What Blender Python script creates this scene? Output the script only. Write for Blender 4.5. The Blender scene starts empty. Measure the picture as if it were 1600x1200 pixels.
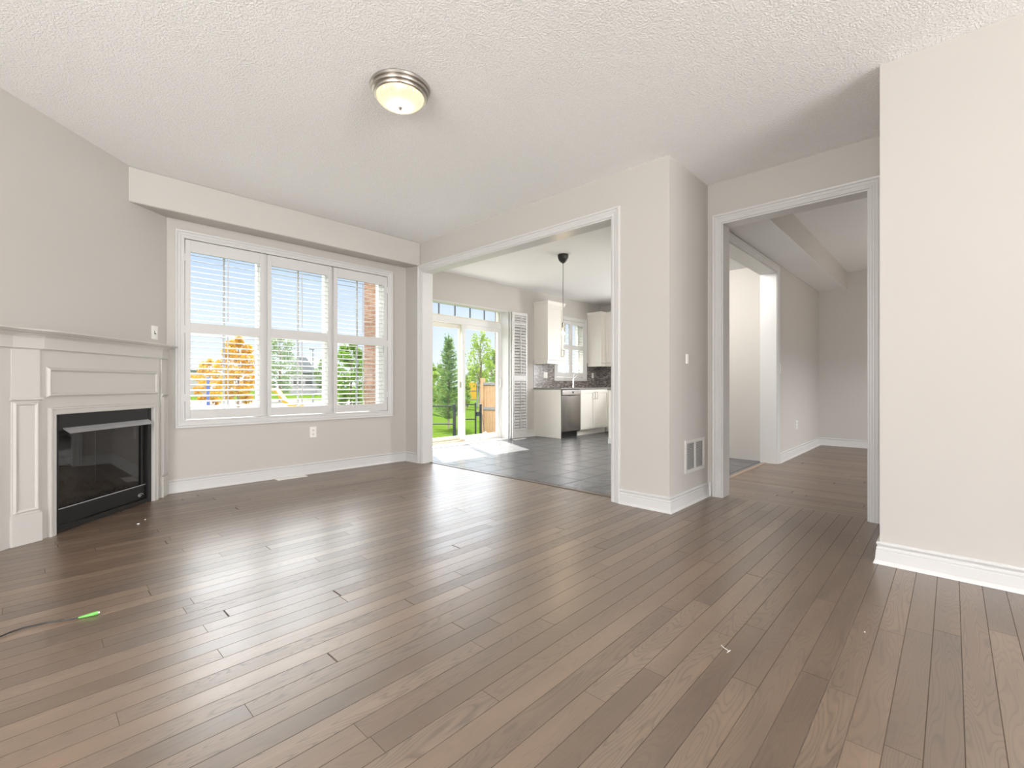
import bpy, bmesh, math, random
from mathutils import Vector, Matrix
S = bpy.context.scene
C = S.collection
R = math.radians
# ------------------------------------------------------------------ camera, sky, sun, added fill lamps, exposure
TH = R(43.52); FPX = 724.5; CAMZ = 0.986
cam = bpy.data.cameras.new('camera'); cam.sensor_width = 36; cam.sensor_fit = 'HORIZONTAL'
cam.lens = FPX / 1600 * 36; cam.clip_end = 500
co = bpy.data.objects.new('camera', cam); C.objects.link(co)
co.location = (0, 0, CAMZ); co.rotation_euler = (R(90), 0, TH - R(90)); S.camera = co
S.view_settings.view_transform = 'Standard'; S.view_settings.look = 'None'
S.view_settings.gamma = 1; S.view_settings.exposure = 0.50; S.view_settings.use_curve_mapping = False
try: S.cycles.use_denoising = True
except Exception: pass
try:
    S.cycles.max_bounces = 14; S.cycles.diffuse_bounces = 8; S.cycles.transparent_max_bounces = 24; S.cycles.sample_clamp_indirect = 6
except Exception: pass

w = bpy.data.worlds.new('sky'); S.world = w; w.use_nodes = True
nt = w.node_tree; nt.nodes.clear()
tc = nt.nodes.new('ShaderNodeTexCoord'); sx = nt.nodes.new('ShaderNodeSeparateXYZ')
nt.links.new(tc.outputs['Generated'], sx.inputs[0])
rp = nt.nodes.new('ShaderNodeValToRGB'); nt.links.new(sx.outputs[2], rp.inputs[0])
el = rp.color_ramp.elements
el[0].position = 0.0; el[0].color = (0.76, 0.79, 0.85, 1)
el[1].position = 0.24; el[1].color = (0.45, 0.57, 0.83, 1)
e = el.new(0.12); e.color = (0.62, 0.70, 0.86, 1)
e = el.new(0.34); e.color = (0.83, 0.84, 0.86, 1)
st = nt.nodes.new('ShaderNodeValToRGB'); nt.links.new(sx.outputs[2], st.inputs[0])
q = st.color_ramp.elements                 # bright haze band well above the horizon, calmer overhead
q[0].position = 0.24; q[0].color = (0.086, 0.086, 0.086, 1)
q[1].position = 1.0; q[1].color = (0.14, 0.14, 0.14, 1)
for p_, v_ in ((0.36, 0.95), (0.48, 0.95), (0.62, 0.25)):
    k_ = q.new(p_); k_.color = (v_, v_, v_, 1)
mu = nt.nodes.new('ShaderNodeMath'); mu.operation = 'MULTIPLY'; mu.inputs[1].default_value = 11.5
nt.links.new(st.outputs[0], mu.inputs[0])
bg = nt.nodes.new('ShaderNodeBackground'); ow = nt.nodes.new('ShaderNodeOutputWorld')
nt.links.new(rp.outputs[0], bg.inputs[0]); nt.links.new(mu.outputs[0], bg.inputs[1]); nt.links.new(bg.outputs[0], ow.inputs[0])

sun = bpy.data.lights.new('sun', 'SUN'); sun.energy = 16; sun.angle = R(0.6); sun.color = (1, 0.95, 0.87)
so = bpy.data.objects.new('sun', sun); C.objects.link(so); so.location = (12, 20, 20)
so.rotation_euler = Vector((-0.43 * 0.643, -0.90 * 0.643, -0.766)).to_track_quat('-Z', 'Y').to_euler()

def area(name, loc, direction, sx_, sy_, power, col=(1, 1, 1)):
    l = bpy.data.lights.new(name, 'AREA'); l.shape = 'RECTANGLE'; l.size = sx_; l.size_y = sy_; l.energy = power; l.color = col
    o = bpy.data.objects.new(name, l); C.objects.link(o); o.location = loc
    o.rotation_euler = Vector(direction).to_track_quat('-Z', 'Z').to_euler(); return o
area('fill_rear', (0.5, -5.45, 1.4), (0.0, 1, 1.6), 3.6, 2.0, 350, (1, 0.985, 0.97))  # unseen fill lamp behind the camera at an invented rear opening
area('fill_side', (-2.85, 0.3, 1.4), (1, 0.8, 0.6), 1.7, 2.0, 118, (1, 0.985, 0.97))  # added fill lamp outside an invented opening in the unseen side wall
area('fill_kitchen_side', (9.0, 3.3, 1.6), (-1, 0, 0.05), 1.5, 1.2, 60, (1, 0.98, 0.97))  # added lamp off view at the side wall, brightens the kitchen
area('fill_hall', (7.15, -1.15, 1.6), (0, 1, 0.1), 1.6, 1.3, 11, (1, 0.86, 0.70))  # unseen warm lamp added to lift the hall
area('fill_pantry', (5.0, 2.2, 2.47), (0.5, 0.45, -0.7), 0.3, 0.3, 46, (1, 0.97, 0.93))  # added lamp without a fixture, brightens the pantry wall

# ------------------------------------------------------------------ photograph frame -> place
cT, sT = math.cos(TH), math.sin(TH)
def ray(u, v):
    l = (u - 800) / FPX
    return cT + l * sT, sT - l * cT, (600 - v) / FPX
def at(u, v, d):                       # point seen at (u,v) at depth d along the view axis
    a, b, c_ = ray(u, v); return Vector((a * d, b * d, CAMZ + c_ * d))
def onz(u, v, z=0.0):
    a, b, c_ = ray(u, v); t = (z - CAMZ) / c_; return Vector((a * t, b * t, z))

# ------------------------------------------------------------------ materials
M = {}
class NB:
    def __init__(s, name):
        s.m = bpy.data.materials.new(name); s.m.use_nodes = True; s.t = s.m.node_tree; s.t.nodes.clear()
        s.out = s.t.nodes.new('ShaderNodeOutputMaterial'); M[name] = s.m
    def n(s, kind, **kw):
        o = s.t.nodes.new(kind)
        for k, v in kw.items(): setattr(o, k, v)
        return o
    def put(s, sock, v):
        if isinstance(v, bpy.types.NodeSocket): s.t.links.new(v, sock)
        elif v is not None:
            try: sock.default_value = v
            except Exception: sock.default_value = (*v, 1)
    def math(s, op, a, b=None, c=None):
        o = s.n('ShaderNodeMath', operation=op); s.put(o.inputs[0], a)
        if b is not None: s.put(o.inputs[1], b)
        if c is not None: s.put(o.inputs[2], c)
        return o.outputs[0]
    def pos(s):
        g = s.n('ShaderNodeNewGeometry'); x = s.n('ShaderNodeSeparateXYZ'); s.t.links.new(g.outputs['Position'], x.inputs[0])
        return x.outputs[0], x.outputs[1], x.outputs[2], g.outputs['Position']
    def objpos(s):
        g = s.n('ShaderNodeTexCoord'); x = s.n('ShaderNodeSeparateXYZ'); s.t.links.new(g.outputs['Object'], x.inputs[0])
        return x.outputs[0], x.outputs[1], x.outputs[2], g.outputs['Object']
    def xyz(s, x, y, z):
        o = s.n('ShaderNodeCombineXYZ')
        for i, v in enumerate((x, y, z)): s.put(o.inputs[i], v)
        return o.outputs[0]
    def noise(s, vec, scale, detail=2, rough=0.5):
        o = s.n('ShaderNodeTexNoise'); s.put(o.inputs['Vector'], vec); o.inputs['Scale'].default_value = scale
        o.inputs['Detail'].default_value = detail; o.inputs['Roughness'].default_value = rough; return o.outputs[0]
    def white(s, vec):
        o = s.n('ShaderNodeTexWhiteNoise', noise_dimensions='3D'); s.put(o.inputs['Vector'], vec); return o.outputs[0]
    def ramp(s, f, stops):
        o = s.n('ShaderNodeValToRGB'); s.put(o.inputs[0], f); e = o.color_ramp.elements
        e[0].position, e[0].color = stops[0][0], (*stops[0][1], 1)
        e[1].position, e[1].color = stops[-1][0], (*stops[-1][1], 1)
        for p, c_ in stops[1:-1]: k = e.new(p); k.color = (*c_, 1)
        return o.outputs[0]
    def mix(s, f, a, b, mode='MIX'):
        o = s.n('ShaderNodeMix', data_type='RGBA', blend_type=mode); s.put(o.inputs[0], f); s.put(o.inputs[6], a); s.put(o.inputs[7], b); return o.outputs[2]
    def maprange(s, v, a, b, c_, d):
        o = s.n('ShaderNodeMapRange'); s.put(o.inputs[0], v)
        for i, k in enumerate((a, b, c_, d)): o.inputs[i + 1].default_value = k
        return o.outputs[0]
    def bump(s, h, strength, dist):
        o = s.n('ShaderNodeBump'); s.put(o.inputs['Height'], h); o.inputs['Strength'].default_value = strength; o.inputs['Distance'].default_value = dist; return o.outputs[0]
    def bsdf(s, col, rough=0.5, metal=0.0, normal=None, **kw):
        b = s.n('ShaderNodeBsdfPrincipled'); s.put(b.inputs['Base Color'], col); s.put(b.inputs['Roughness'], rough); s.put(b.inputs['Metallic'], metal)
        if normal is not None: s.put(b.inputs['Normal'], normal)
        for k, v in kw.items(): s.put(b.inputs[k.replace('_', ' ')], v)
        s.t.links.new(b.outputs[0], s.out.inputs[0]); return b
def paint(name, col, rough=0.5, amp=0.02, bump=0.03, scale=60):
    b = NB(name); x, y, z, p = b.pos()
    nz = b.noise(p, scale, 3)
    c_ = b.mix(b.noise(p, 1.3, 2), tuple(k * (1 - amp) for k in col), tuple(min(1, k * (1 + amp)) for k in col))
    b.bsdf(c_, rough, normal=b.bump(nz, bump, 0.002) if bump else None); return b.m
def plain(name, col, rough=0.5, metal=0.0, amp=0.06, scale=25, **kw):
    b = NB(name); x, y, z, p = b.objpos()
    c_ = b.mix(b.noise(p, scale, 2), tuple(k * (1 - amp) for k in col), tuple(min(1, k * (1 + amp)) for k in col))
    b.bsdf(c_, rough, metal, **kw); return b.m

paint('wall_paint', (0.54, 0.517, 0.485), 0.6)
paint('trim_paint', (0.635, 0.63, 0.62), 0.35, 0.01, 0)
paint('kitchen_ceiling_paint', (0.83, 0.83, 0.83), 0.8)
paint('cabinet_paint', (0.76, 0.735, 0.68), 0.38, 0.01, 0)
paint('mantel_paint', (0.56, 0.542, 0.515), 0.4, 0.01, 0)
def ceil_mat():
    b = NB('ceiling_stipple'); x, y, z, p = b.pos()
    h = b.math('ADD', b.ramp(b.noise(p, 95, 2, 0.6), [(0.42, (0, 0, 0)), (0.62, (1, 1, 1))]), b.math('MULTIPLY', b.noise(p, 240, 2), 0.6))
    c_ = b.mix(b.noise(p, 75, 2, 0.6), (0.86, 0.86, 0.85), (0.95, 0.95, 0.945))
    b.bsdf(c_, 0.9, normal=b.bump(h, 0.55, 0.006))
ceil_mat()

def wood(name, swap):
    b = NB(name); x, y, z, p = b.pos()
    if swap: x, y = y, x
    W = 0.0803
    yr = b.math('DIVIDE', b.math('ADD', y, 4.0 + 0.04), W)
    row = b.math('FLOOR', yr); fy = b.math('FRACT', yr)
    off = b.math('MULTIPLY', b.white(b.xyz(row, 3.7, 1.1)), 9.0)
    pl = b.math('DIVIDE', b.math('ADD', b.math('ADD', x, off), 20.0), 1.3)
    pl = b.math('ADD', pl, b.math('MULTIPLY', b.math('SINE', b.math('ADD', b.math('MULTIPLY', pl, 2.3), row)), 0.30))
    idx = b.math('FLOOR', pl); fx = b.math('FRACT', pl)
    rid = b.white(b.xyz(idx, row, 0.5)); rid2 = b.white(b.xyz(idx, row, 7.5))
    ex = b.math('MULTIPLY', b.math('MINIMUM', fx, b.math('SUBTRACT', 1.0, fx)), 1.3)
    ey = b.math('MULTIPLY', b.math('MINIMUM', fy, b.math('SUBTRACT', 1.0, fy)), W)
    ed = b.math('MINIMUM', ex, ey)
    seam = b.maprange(ed, 0.0006, 0.0021, 1.0, 0.0)
    sh = b.math('MULTIPLY', rid, 53.0); sh2 = b.math('MULTIPLY', rid2, 31.0)
    gv = b.xyz(b.math('MULTIPLY', x, 1.35), b.math('MULTIPLY', b.math('ADD', y, sh), 11.0), sh2)
    n1 = b.noise(gv, 1.3, 1.0, 0.4)
    rings = b.math('FRACT', b.math('MULTIPLY', n1, 22.0))
    ring = b.ramp(rings, [(0.0, (0.25,) * 3), (0.12, (0.9,) * 3), (0.65, (1,) * 3), (0.92, (0.45,) * 3), (1.0, (0.25,) * 3)])
    fib = b.noise(b.xyz(b.math('MULTIPLY', x, 5.0), b.math('MULTIPLY', y, 120.0), sh), 1.0, 3, 0.7)
    tone = b.ramp(rid, [(0.0, (0.118, 0.073, 0.043)), (0.3, (0.150, 0.095, 0.057)), (0.65, (0.176, 0.113, 0.069)), (1.0, (0.212, 0.140, 0.089))])
    c_ = b.mix(b.maprange(rid2, 0.0, 1.0, 0.22, 0.80), tone, ring, 'MULTIPLY')
    fibc = b.ramp(fib, [(0.3, (0.84,) * 3), (0.6, (1.08,) * 3)])
    c_ = b.mix(0.3, c_, fibc, 'MULTIPLY')
    patch = b.ramp(b.noise(b.xyz(b.math('MULTIPLY', x, 2.2), b.math('MULTIPLY', y, 8.0), sh), 1.0, 2), [(0.35, (0.80,) * 3), (0.65, (1.1,) * 3)])
    c_ = b.mix(0.7, c_, patch, 'MULTIPLY')
    c_ = b.mix(b.math('MULTIPLY', seam, 0.66), c_, (0.035, 0.024, 0.018))
    hgt = b.math('SUBTRACT', b.math('MULTIPLY', fib, 0.0), b.maprange(ed, 0.0005, 0.0035, 1.0, 0.0))
    hgt = b.math('ADD', hgt, b.math('MULTIPLY', rid2, 0.12))
    ro = b.maprange(rid2, 0.0, 1.0, 0.30, 0.35)
    b.bsdf(c_, b.math('ADD', ro, b.math('MULTIPLY', seam, 0.4)), normal=b.bump(hgt, 0.06, 0.001), Specular_IOR_Level=b.math('MULTIPLY', 0.9, b.math('SUBTRACT', 1.0, b.math('MULTIPLY', seam, 0.7))), IOR=1.95)
wood('oak_boards', False); wood('oak_boards_hall', True)

def tile():
    b = NB('slate_tile'); x, y, z, p = b.pos(); T = 0.33
    xr = b.math('DIVIDE', b.math('ADD', x, 0.03), T); yr = b.math('DIVIDE', b.math('ADD', y, -0.125 + 10 * T), T)
    fx, fy = b.math('FRACT', xr), b.math('FRACT', yr)
    rid = b.white(b.xyz(b.math('FLOOR', xr), b.math('FLOOR', yr), 0.3))
    ed = b.math('MULTIPLY', b.math('MINIMUM', b.math('MINIMUM', fx, b.math('SUBTRACT', 1.0, fx)), b.math('MINIMUM', fy, b.math('SUBTRACT', 1.0, fy))), T)
    g = b.maprange(ed, 0.003, 0.006, 1.0, 0.0)
    nz = b.noise(p, 5, 3, 0.5)
    c_ = b.ramp(nz, [(0.3, (0.092, 0.095, 0.103)), (0.7, (0.130, 0.133, 0.143))])
    c_ = b.mix(0.35, c_, b.ramp(rid, [(0, (0.090, 0.090, 0.098)), (1, (0.132, 0.132, 0.141))]))
    c_ = b.mix(g, c_, (0.025, 0.025, 0.025))
    h = b.math('SUBTRACT', b.math('MULTIPLY', nz, 0.15), g)
    b.bsdf(c_, b.math('ADD', 0.27, b.math('MULTIPLY', g, 0.5)), normal=b.bump(b.math('MULTIPLY', g, -1.0), 0.2, 0.002), Specular_IOR_Level=0.55)
tile()

def mosaic():
    b = NB('mosaic_tile'); x, y, z, p = b.pos()
    o = b.n('ShaderNodeTexBrick'); b.put(o.inputs['Vector'], b.xyz(b.math('ADD', x, y), z, 0.0))
    o.inputs['Scale'].default_value = 1.0; o.inputs['Brick Width'].default_value = 0.05; o.inputs['Row Height'].default_value = 0.016
    o.inputs['Mortar Size'].default_value = 0.0014; o.inputs['Color1'].default_value = (0, 0, 0, 1); o.inputs['Color2'].default_value = (1, 1, 1, 1); o.inputs['Mortar'].default_value = (0.5, 0.5, 0.5, 1)
    c_ = b.ramp(o.outputs[0], [(0.0, (0.055, 0.045, 0.04)), (0.25, (0.13, 0.10, 0.085)), (0.5, (0.30, 0.27, 0.25)), (0.75, (0.10, 0.085, 0.08)), (1.0, (0.48, 0.45, 0.42))])
    b.bsdf(b.mix(o.outputs[1], c_, (0.33, 0.31, 0.29)), 0.22)
mosaic()
def brick():
    b = NB('red_brick'); x, y, z, p = b.pos()
    o = b.n('ShaderNodeTexBrick'); b.put(o.inputs['Vector'], b.xyz(b.math('ADD', x, y), z, 0.0)); o.inputs['Scale'].default_value = 1
    o.inputs['Brick Width'].default_value = 0.21; o.inputs['Row Height'].default_value = 0.075; o.inputs['Mortar Size'].default_value = 0.006
    o.inputs['Color1'].default_value = (0.17, 0.065, 0.036, 1); o.inputs['Color2'].default_value = (0.26, 0.125, 0.07, 1); o.inputs['Mortar'].default_value = (0.28, 0.25, 0.22, 1)
    b.bsdf(b.mix(0.3, o.outputs[0], b.ramp(b.noise(p, 14, 3), [(0.3, (0.14, 0.06, 0.035)), (0.7, (0.32, 0.20, 0.14))])), 0.85, normal=b.bump(o.outputs[1], 0.4, -0.005))
brick()
def grass():
    b = NB('lawn_grass'); x, y, z, p = b.pos()
    c_ = b.mix(b.noise(p, 0.35, 4, 0.6), (0.040, 0.076, 0.010), (0.076, 0.108, 0.016))
    c_ = b.mix(b.math('MULTIPLY', b.noise(p, 9, 3, 0.7), 0.6), c_, (0.020, 0.049, 0.006))
    b.bsdf(c_, 1.0, normal=b.bump(b.noise(p, 30, 3), 0.6, 0.05), Specular_IOR_Level=0.0)
grass()
def foliage(name, a, b_, c3, tr=0.35):
    b = NB(name); x, y, z, p = b.pos()
    c_ = b.ramp(b.noise(p, 4.5, 3, 0.7), [(0.3, a), (0.5, b_), (0.72, c3)])
    d = b.n('ShaderNodeBsdfDiffuse'); t = b.n('ShaderNodeBsdfTranslucent'); m = b.n('ShaderNodeMixShader')
    b.put(d.inputs[0], c_); b.put(t.inputs[0], c_); m.inputs[0].default_value = tr
    b.t.links.new(d.outputs[0], m.inputs[1]); b.t.links.new(t.outputs[0], m.inputs[2]); b.t.links.new(m.outputs[0], b.out.inputs[0])
foliage('spruce_needles', (0.072, 0.144, 0.065), (0.158, 0.274, 0.086), (0.331, 0.418, 0.130))
foliage('green_leaves', (0.079, 0.180, 0.036), (0.173, 0.288, 0.058), (0.302, 0.382, 0.086), 0.5)
foliage('lime_leaves', (0.151, 0.259, 0.043), (0.259, 0.353, 0.065), (0.403, 0.446, 0.130), 0.5)
foliage('autumn_leaves', (0.446, 0.144, 0.029), (0.518, 0.302, 0.036), (0.432, 0.389, 0.065), 0.5)
foliage('dusty_leaves', (0.158, 0.238, 0.122), (0.238, 0.310, 0.173), (0.346, 0.389, 0.252), 0.5)
def glass(name, tint=(1, 1, 1), refl=0.08):
    b = NB(name); t = b.n('ShaderNodeBsdfTransparent'); g = b.n('ShaderNodeBsdfGlossy'); m = b.n('ShaderNodeMixShader'); lw = b.n('ShaderNodeLayerWeight'); lw.inputs[0].default_value = 0.5
    f = b.math('ADD', 0.045, b.math('MULTIPLY', 0.9, b.math('POWER', lw.outputs['Facing'], 5.0))); b.put(t.inputs[0], tint); g.inputs['Roughness'].default_value = 0.02
    b.t.links.new(b.math('MULTIPLY', f, refl / 0.08), m.inputs[0])
    b.t.links.new(t.outputs[0], m.inputs[1]); b.t.links.new(g.outputs[0], m.inputs[2]); b.t.links.new(m.outputs[0], b.out.inputs[0])
glass('window_glass', (0.97, 0.985, 0.98), 0.06); glass('bulb_glass', (0.98, 0.95, 0.9), 0.12); glass('fire_glass', (0.55, 0.55, 0.55), 0.16)
def lampglass():
    b = NB('frosted_ribbed_glass'); x, y, z, p = b.objpos()
    ang = b.math('ARCTAN2', y, x); rib = b.math('SINE', b.math('MULTIPLY', ang, 36.0))
    nrm = b.bump(rib, 0.5, 0.004)
    t = b.n('ShaderNodeBsdfTranslucent'); t.inputs[0].default_value = (0.50, 0.455, 0.375, 1); b.put(t.inputs['Normal'], nrm)
    tr = b.n('ShaderNodeBsdfTransparent'); tr.inputs[0].default_value = (0.5, 0.45, 0.36, 1)
    g = b.n('ShaderNodeBsdfGlossy'); g.inputs['Roughness'].default_value = 0.15; b.put(g.inputs['Normal'], nrm)
    m = b.n('ShaderNodeMixShader'); m.inputs[0].default_value = 0.15; m2 = b.n('ShaderNodeMixShader'); m2.inputs[0].default_value = 0.1
    L = b.t.links; L.new(t.outputs[0], m.inputs[1]); L.new(tr.outputs[0], m.inputs[2]); L.new(m.outputs[0], m2.inputs[1]); L.new(g.outputs[0], m2.inputs[2]); L.new(m2.outputs[0], b.out.inputs[0])
lampglass()
def emit(name, col, s):
    b = NB(name); e_ = b.n('ShaderNodeEmission'); e_.inputs[0].default_value = (*col, 1); e_.inputs[1].default_value = s
    b.t.links.new(e_.outputs[0], b.out.inputs[0])
emit('lamp_filament', (1, 0.66, 0.30), 30); emit('lamp_bulb', (1, 0.86, 0.62), 10)
plain('brushed_nickel', (0.46, 0.43, 0.39), 0.33, 1.0)
plain('chrome', (0.8, 0.8, 0.8), 0.12, 1.0)
def steel():
    b = NB('stainless_steel'); x, y, z, p = b.objpos()
    nz = b.noise(b.xyz(b.math('MULTIPLY', x, 4.0), y, b.math('MULTIPLY', z, 220.0)), 1.0, 2)
    b.bsdf(b.mix(nz, (0.30, 0.28, 0.265), (0.40, 0.38, 0.36)), 0.27, 1.0, normal=b.bump(nz, 0.05, 0.001))
steel()
plain('black_metal', (0.013, 0.0125, 0.012), 0.4, Specular_IOR_Level=0.3)
plain('hood_metal', (0.50, 0.50, 0.52), 0.42, 0.6)
plain('black_plastic', (0.02, 0.02, 0.02), 0.4)
plain('white_plastic', (0.82, 0.81, 0.78), 0.35, amp=0.02)
plain('duct_grey', (0.30, 0.295, 0.29), 0.7)
plain('grille_enamel', (0.62, 0.605, 0.58), 0.4, amp=0.02)
plain('slot_dark', (0.05, 0.05, 0.05), 0.6)
plain('vinyl_white', (0.85, 0.85, 0.84), 0.35, amp=0.02)
plain('grille_grey', (0.33, 0.34, 0.345), 0.5)
plain('vinyl_cream', (0.80, 0.78, 0.68), 0.4, amp=0.02)
plain('tan_threshold', (0.55, 0.42, 0.27), 0.5)
def granite():
    b = NB('granite'); x, y, z, p = b.pos()
    b.bsdf(b.ramp(b.noise(p, 160, 3, 0.7), [(0.3, (0.10, 0.09, 0.085)), (0.5, (0.25, 0.235, 0.22)), (0.7, (0.42, 0.40, 0.37))]), 0.15)
granite()
plain('ember_rock', (0.10, 0.09, 0.085), 0.9, amp=0.5, scale=14)
plain('log_bark', (0.16, 0.13, 0.105), 0.9, amp=0.5, scale=18)
plain('firebox_lining', (0.20, 0.19, 0.18), 0.8, amp=0.2)
plain('cedar', (0.396, 0.238, 0.122), 0.75, amp=0.18, scale=6)
plain('grey_wood', (0.194, 0.187, 0.187), 0.8, amp=0.12, scale=8)
plain('bark', (0.20, 0.15, 0.11), 0.9, amp=0.3)
plain('fence_black', (0.015, 0.02, 0.022), 0.45)
plain('play_yellow', (0.42, 0.23, 0.01), 0.4)
plain('play_blue', (0.04, 0.09, 0.30), 0.4)
plain('pole_grey', (0.15, 0.16, 0.17), 0.5)
plain('siding', (0.259, 0.252, 0.245), 0.9)
plain('shingle', (0.158, 0.162, 0.180), 0.9, amp=0.2)
plain('pale_paving', (0.144, 0.140, 0.130), 1.0, amp=0.08, scale=2, Specular_IOR_Level=0.0)
plain('concrete', (0.72, 0.70, 0.66), 0.9, amp=0.05, scale=3)
plain('cable_black', (0.02, 0.02, 0.02), 0.5)
plain('plug_green', (0.16, 0.48, 0.10), 0.4)
plain('plaster', (0.85, 0.83, 0.80), 0.8)
plain('mop_cotton', (0.75, 0.68, 0.55), 0.9)
plain('threshold_dark', (0.11, 0.078, 0.055), 0.35)
plain('threshold_wood', (0.30, 0.22, 0.16), 0.35)
plain('shading_eave_paint', (0.7, 0.7, 0.68), 0.7)

# ------------------------------------------------------------------ mesh helpers
class MB:
    def __init__(s): s.v = []; s.f = []; s.mi = []
    def add(s, vs, fs):
        k = len(s.v); s.v += [tuple(v) for v in vs]; s.f += [tuple(i + k for i in f) for f in fs]; return s
    def box(s, x0, x1, y0, y1, z0, z1, mp=None):
        vs = [(x, y, z) for z in (z0, z1) for x, y in ((x0, y0), (x1, y0), (x1, y1), (x0, y1))]
        if mp: vs = [mp(*v) for v in vs]
        return s.add(vs, [(3, 2, 1, 0), (4, 5, 6, 7), (0, 1, 5, 4), (1, 2, 6, 5), (2, 3, 7, 6), (3, 0, 4, 7)])
    def prism(s, poly, z0, z1, mp=None):
        n = len(poly); vs = [(x, y, z0) for x, y in poly] + [(x, y, z1) for x, y in poly]
        if mp: vs = [mp(*v) for v in vs]
        return s.add(vs, [tuple(range(n - 1, -1, -1)), tuple(range(n, 2 * n))] + [(i, (i + 1) % n, n + (i + 1) % n, n + i) for i in range(n)])
    def sweep(s, path, profile, mp, closed=False):
        n = len(path); P = [Vector(p) for p in path]; m = len(profile); vs = []
        def nrm(a, b): d = (b - a).normalized(); return Vector((-d.y, d.x))
        for i in range(n):
            n1 = nrm(P[i - 1], P[i]) if (closed or i > 0) else None
            n2 = nrm(P[i], P[(i + 1) % n]) if (closed or i < n - 1) else None
            if n1 is None: mt = n2
            elif n2 is None: mt = n1
            else: mt = (n1 + n2) / (1 + n1.dot(n2))
            for d, h in profile:
                q = P[i] + mt * d; vs.append(mp(q.x, q.y, h))
        fs = []
        for i in range(n if closed else n - 1):
            j = (i + 1) % n
            for k in range(m): l = (k + 1) % m; fs.append((i * m + k, i * m + l, j * m + l, j * m + k))
        if not closed: fs += [tuple(range(m)), tuple(range((n - 1) * m + m - 1, (n - 1) * m - 1, -1))]
        return s.add(vs, fs)
    def tube(s, pts, rad, seg=8, cap=True):
        pts = [Vector(p) for p in pts]; n = len(pts); rr = rad if isinstance(rad, (list, tuple)) else [rad] * n
        t0 = (pts[1] - pts[0]).normalized(); up = Vector((0, 0, 1)) if abs(t0.z) < 0.9 else Vector((1, 0, 0))
        a = t0.cross(up).normalized(); vs = []
        for i in range(n):
            t = (pts[min(i + 1, n - 1)] - pts[max(i - 1, 0)]).normalized()
            a = (a - t * a.dot(t)).normalized(); b = t.cross(a)
            for k in range(seg):
                g = 2 * math.pi * k / seg; vs.append(pts[i] + (a * math.cos(g) + b * math.sin(g)) * rr[i])
        fs = [(i * seg + k, i * seg + (k + 1) % seg, (i + 1) * seg + (k + 1) % seg, (i + 1) * seg + k) for i in range(n - 1) for k in range(seg)]
        if cap: fs += [tuple(range(seg - 1, -1, -1)), tuple(range((n - 1) * seg, n * seg))]
        return s.add(vs, fs)
    def lathe(s, prof, c=(0, 0, 0), seg=40, mp=None):
        vs = []; m = len(prof)
        for k in range(seg):
            g = 2 * math.pi * k / seg
            for r_, z in prof:
                v = (c[0] + r_ * math.cos(g), c[1] + r_ * math.sin(g), c[2] + z); vs.append(mp(*v) if mp else v)
        fs = [(k * m + i, ((k + 1) % seg) * m + i, ((k + 1) % seg) * m + i + 1, k * m + i + 1) for k in range(seg) for i in range(m - 1)]
        return s.add(vs, fs)
    def ball(s, c, r_, seg=10, sq=(1, 1, 1)):
        prof = [(r_ * max(1e-4, math.sin(math.pi * i / 6)), -r_ * math.cos(math.pi * i / 6)) for i in range(7)]
        return s.lathe(prof, (0, 0, 0), seg, lambda x, y, z: (c[0] + x * sq[0], c[1] + y * sq[1], c[2] + z * sq[2]))
    def build(s, name, mat, parent=None, bevel=0, smooth=False, fix=True):
        me = bpy.data.meshes.new(name); me.from_pydata(s.v, [], s.f)
        if fix:
            bm = bmesh.new(); bm.from_mesh(me); bmesh.ops.recalc_face_normals(bm, faces=bm.faces); bm.to_mesh(me); bm.free()
        me.materials.append(M[mat])
        if smooth:
            for p in me.polygons: p.use_smooth = True
            try: me.set_sharp_from_angle(angle=R(40))
            except Exception: pass
        o = bpy.data.objects.new(name, me); C.objects.link(o)
        if parent: o.parent = parent
        if bevel:
            b = o.modifiers.new('edge', 'BEVEL'); b.width = bevel; b.segments = 2; b.limit_method = 'ANGLE'; b.angle_limit = R(40)
        return o
def struct(o): o['kind'] = 'structure'; return o
def tag(o, label, cat, group=None):
    o['label'] = label; o['category'] = cat
    if group: o['group'] = group
    return o
def thing(name, label, cat, loc=(0, 0, 0), rz=0, group=None):
    o = bpy.data.objects.new(name, None); C.objects.link(o); o.location = loc; o.rotation_euler = (0, 0, rz); o.empty_display_size = 0.1
    return tag(o, label, cat, group)
def B(*boxes):
    m = MB()
    for b in boxes: m.box(*b)
    return m

# ------------------------------------------------------------------ the setting
H = 2.74
P0 = Vector((0.885, 5.12)); DA = R(46.5); DV = Vector((math.cos(DA), math.sin(DA))); NV = Vector((DV.y, -DV.x))
def hearth_mp(x, y, z):                # fireplace frame: x towards the room's left, y out of the wall
    p = P0 - DV * 0.702 - DV * x + NV * y; return (p.x, p.y, z)
# floors
def slab(name, mat, x0, x1, y0, y1, z0=-0.1, z1=0.0): return struct(B((x0, x1, y0, y1, z0, z1)).build(name, mat))
fl = MB().prism([(-2.8, -5.3), (3.40, -5.3), (3.40, 0.2), (4.25, 0.2), (4.25, 1.60), (3.53, 1.60), (3.53, 5.2), (-2.8, 5.2)], -0.1, 0.0)
struct(fl.build('floor', 'oak_boards'))
hf = B((4.25, 9.0, -1.0, 1.70, -0.1, 0.0)); struct(hf.build('floor_hall', 'oak_boards_hall'))
slab('floor_kitchen', 'slate_tile', 3.53, 9.1, 1.70, 6.0)
struct(B((3.505, 3.555, 2.06, 4.77, -0.05, 0.006), ).build('trim_1', 'threshold_dark', bevel=0.004))
struct(B((4.40, 6.385, 1.68, 1.73, -0.05, 0.005)).build('trim_2', 'threshold_wood', bevel=0.003))
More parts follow.
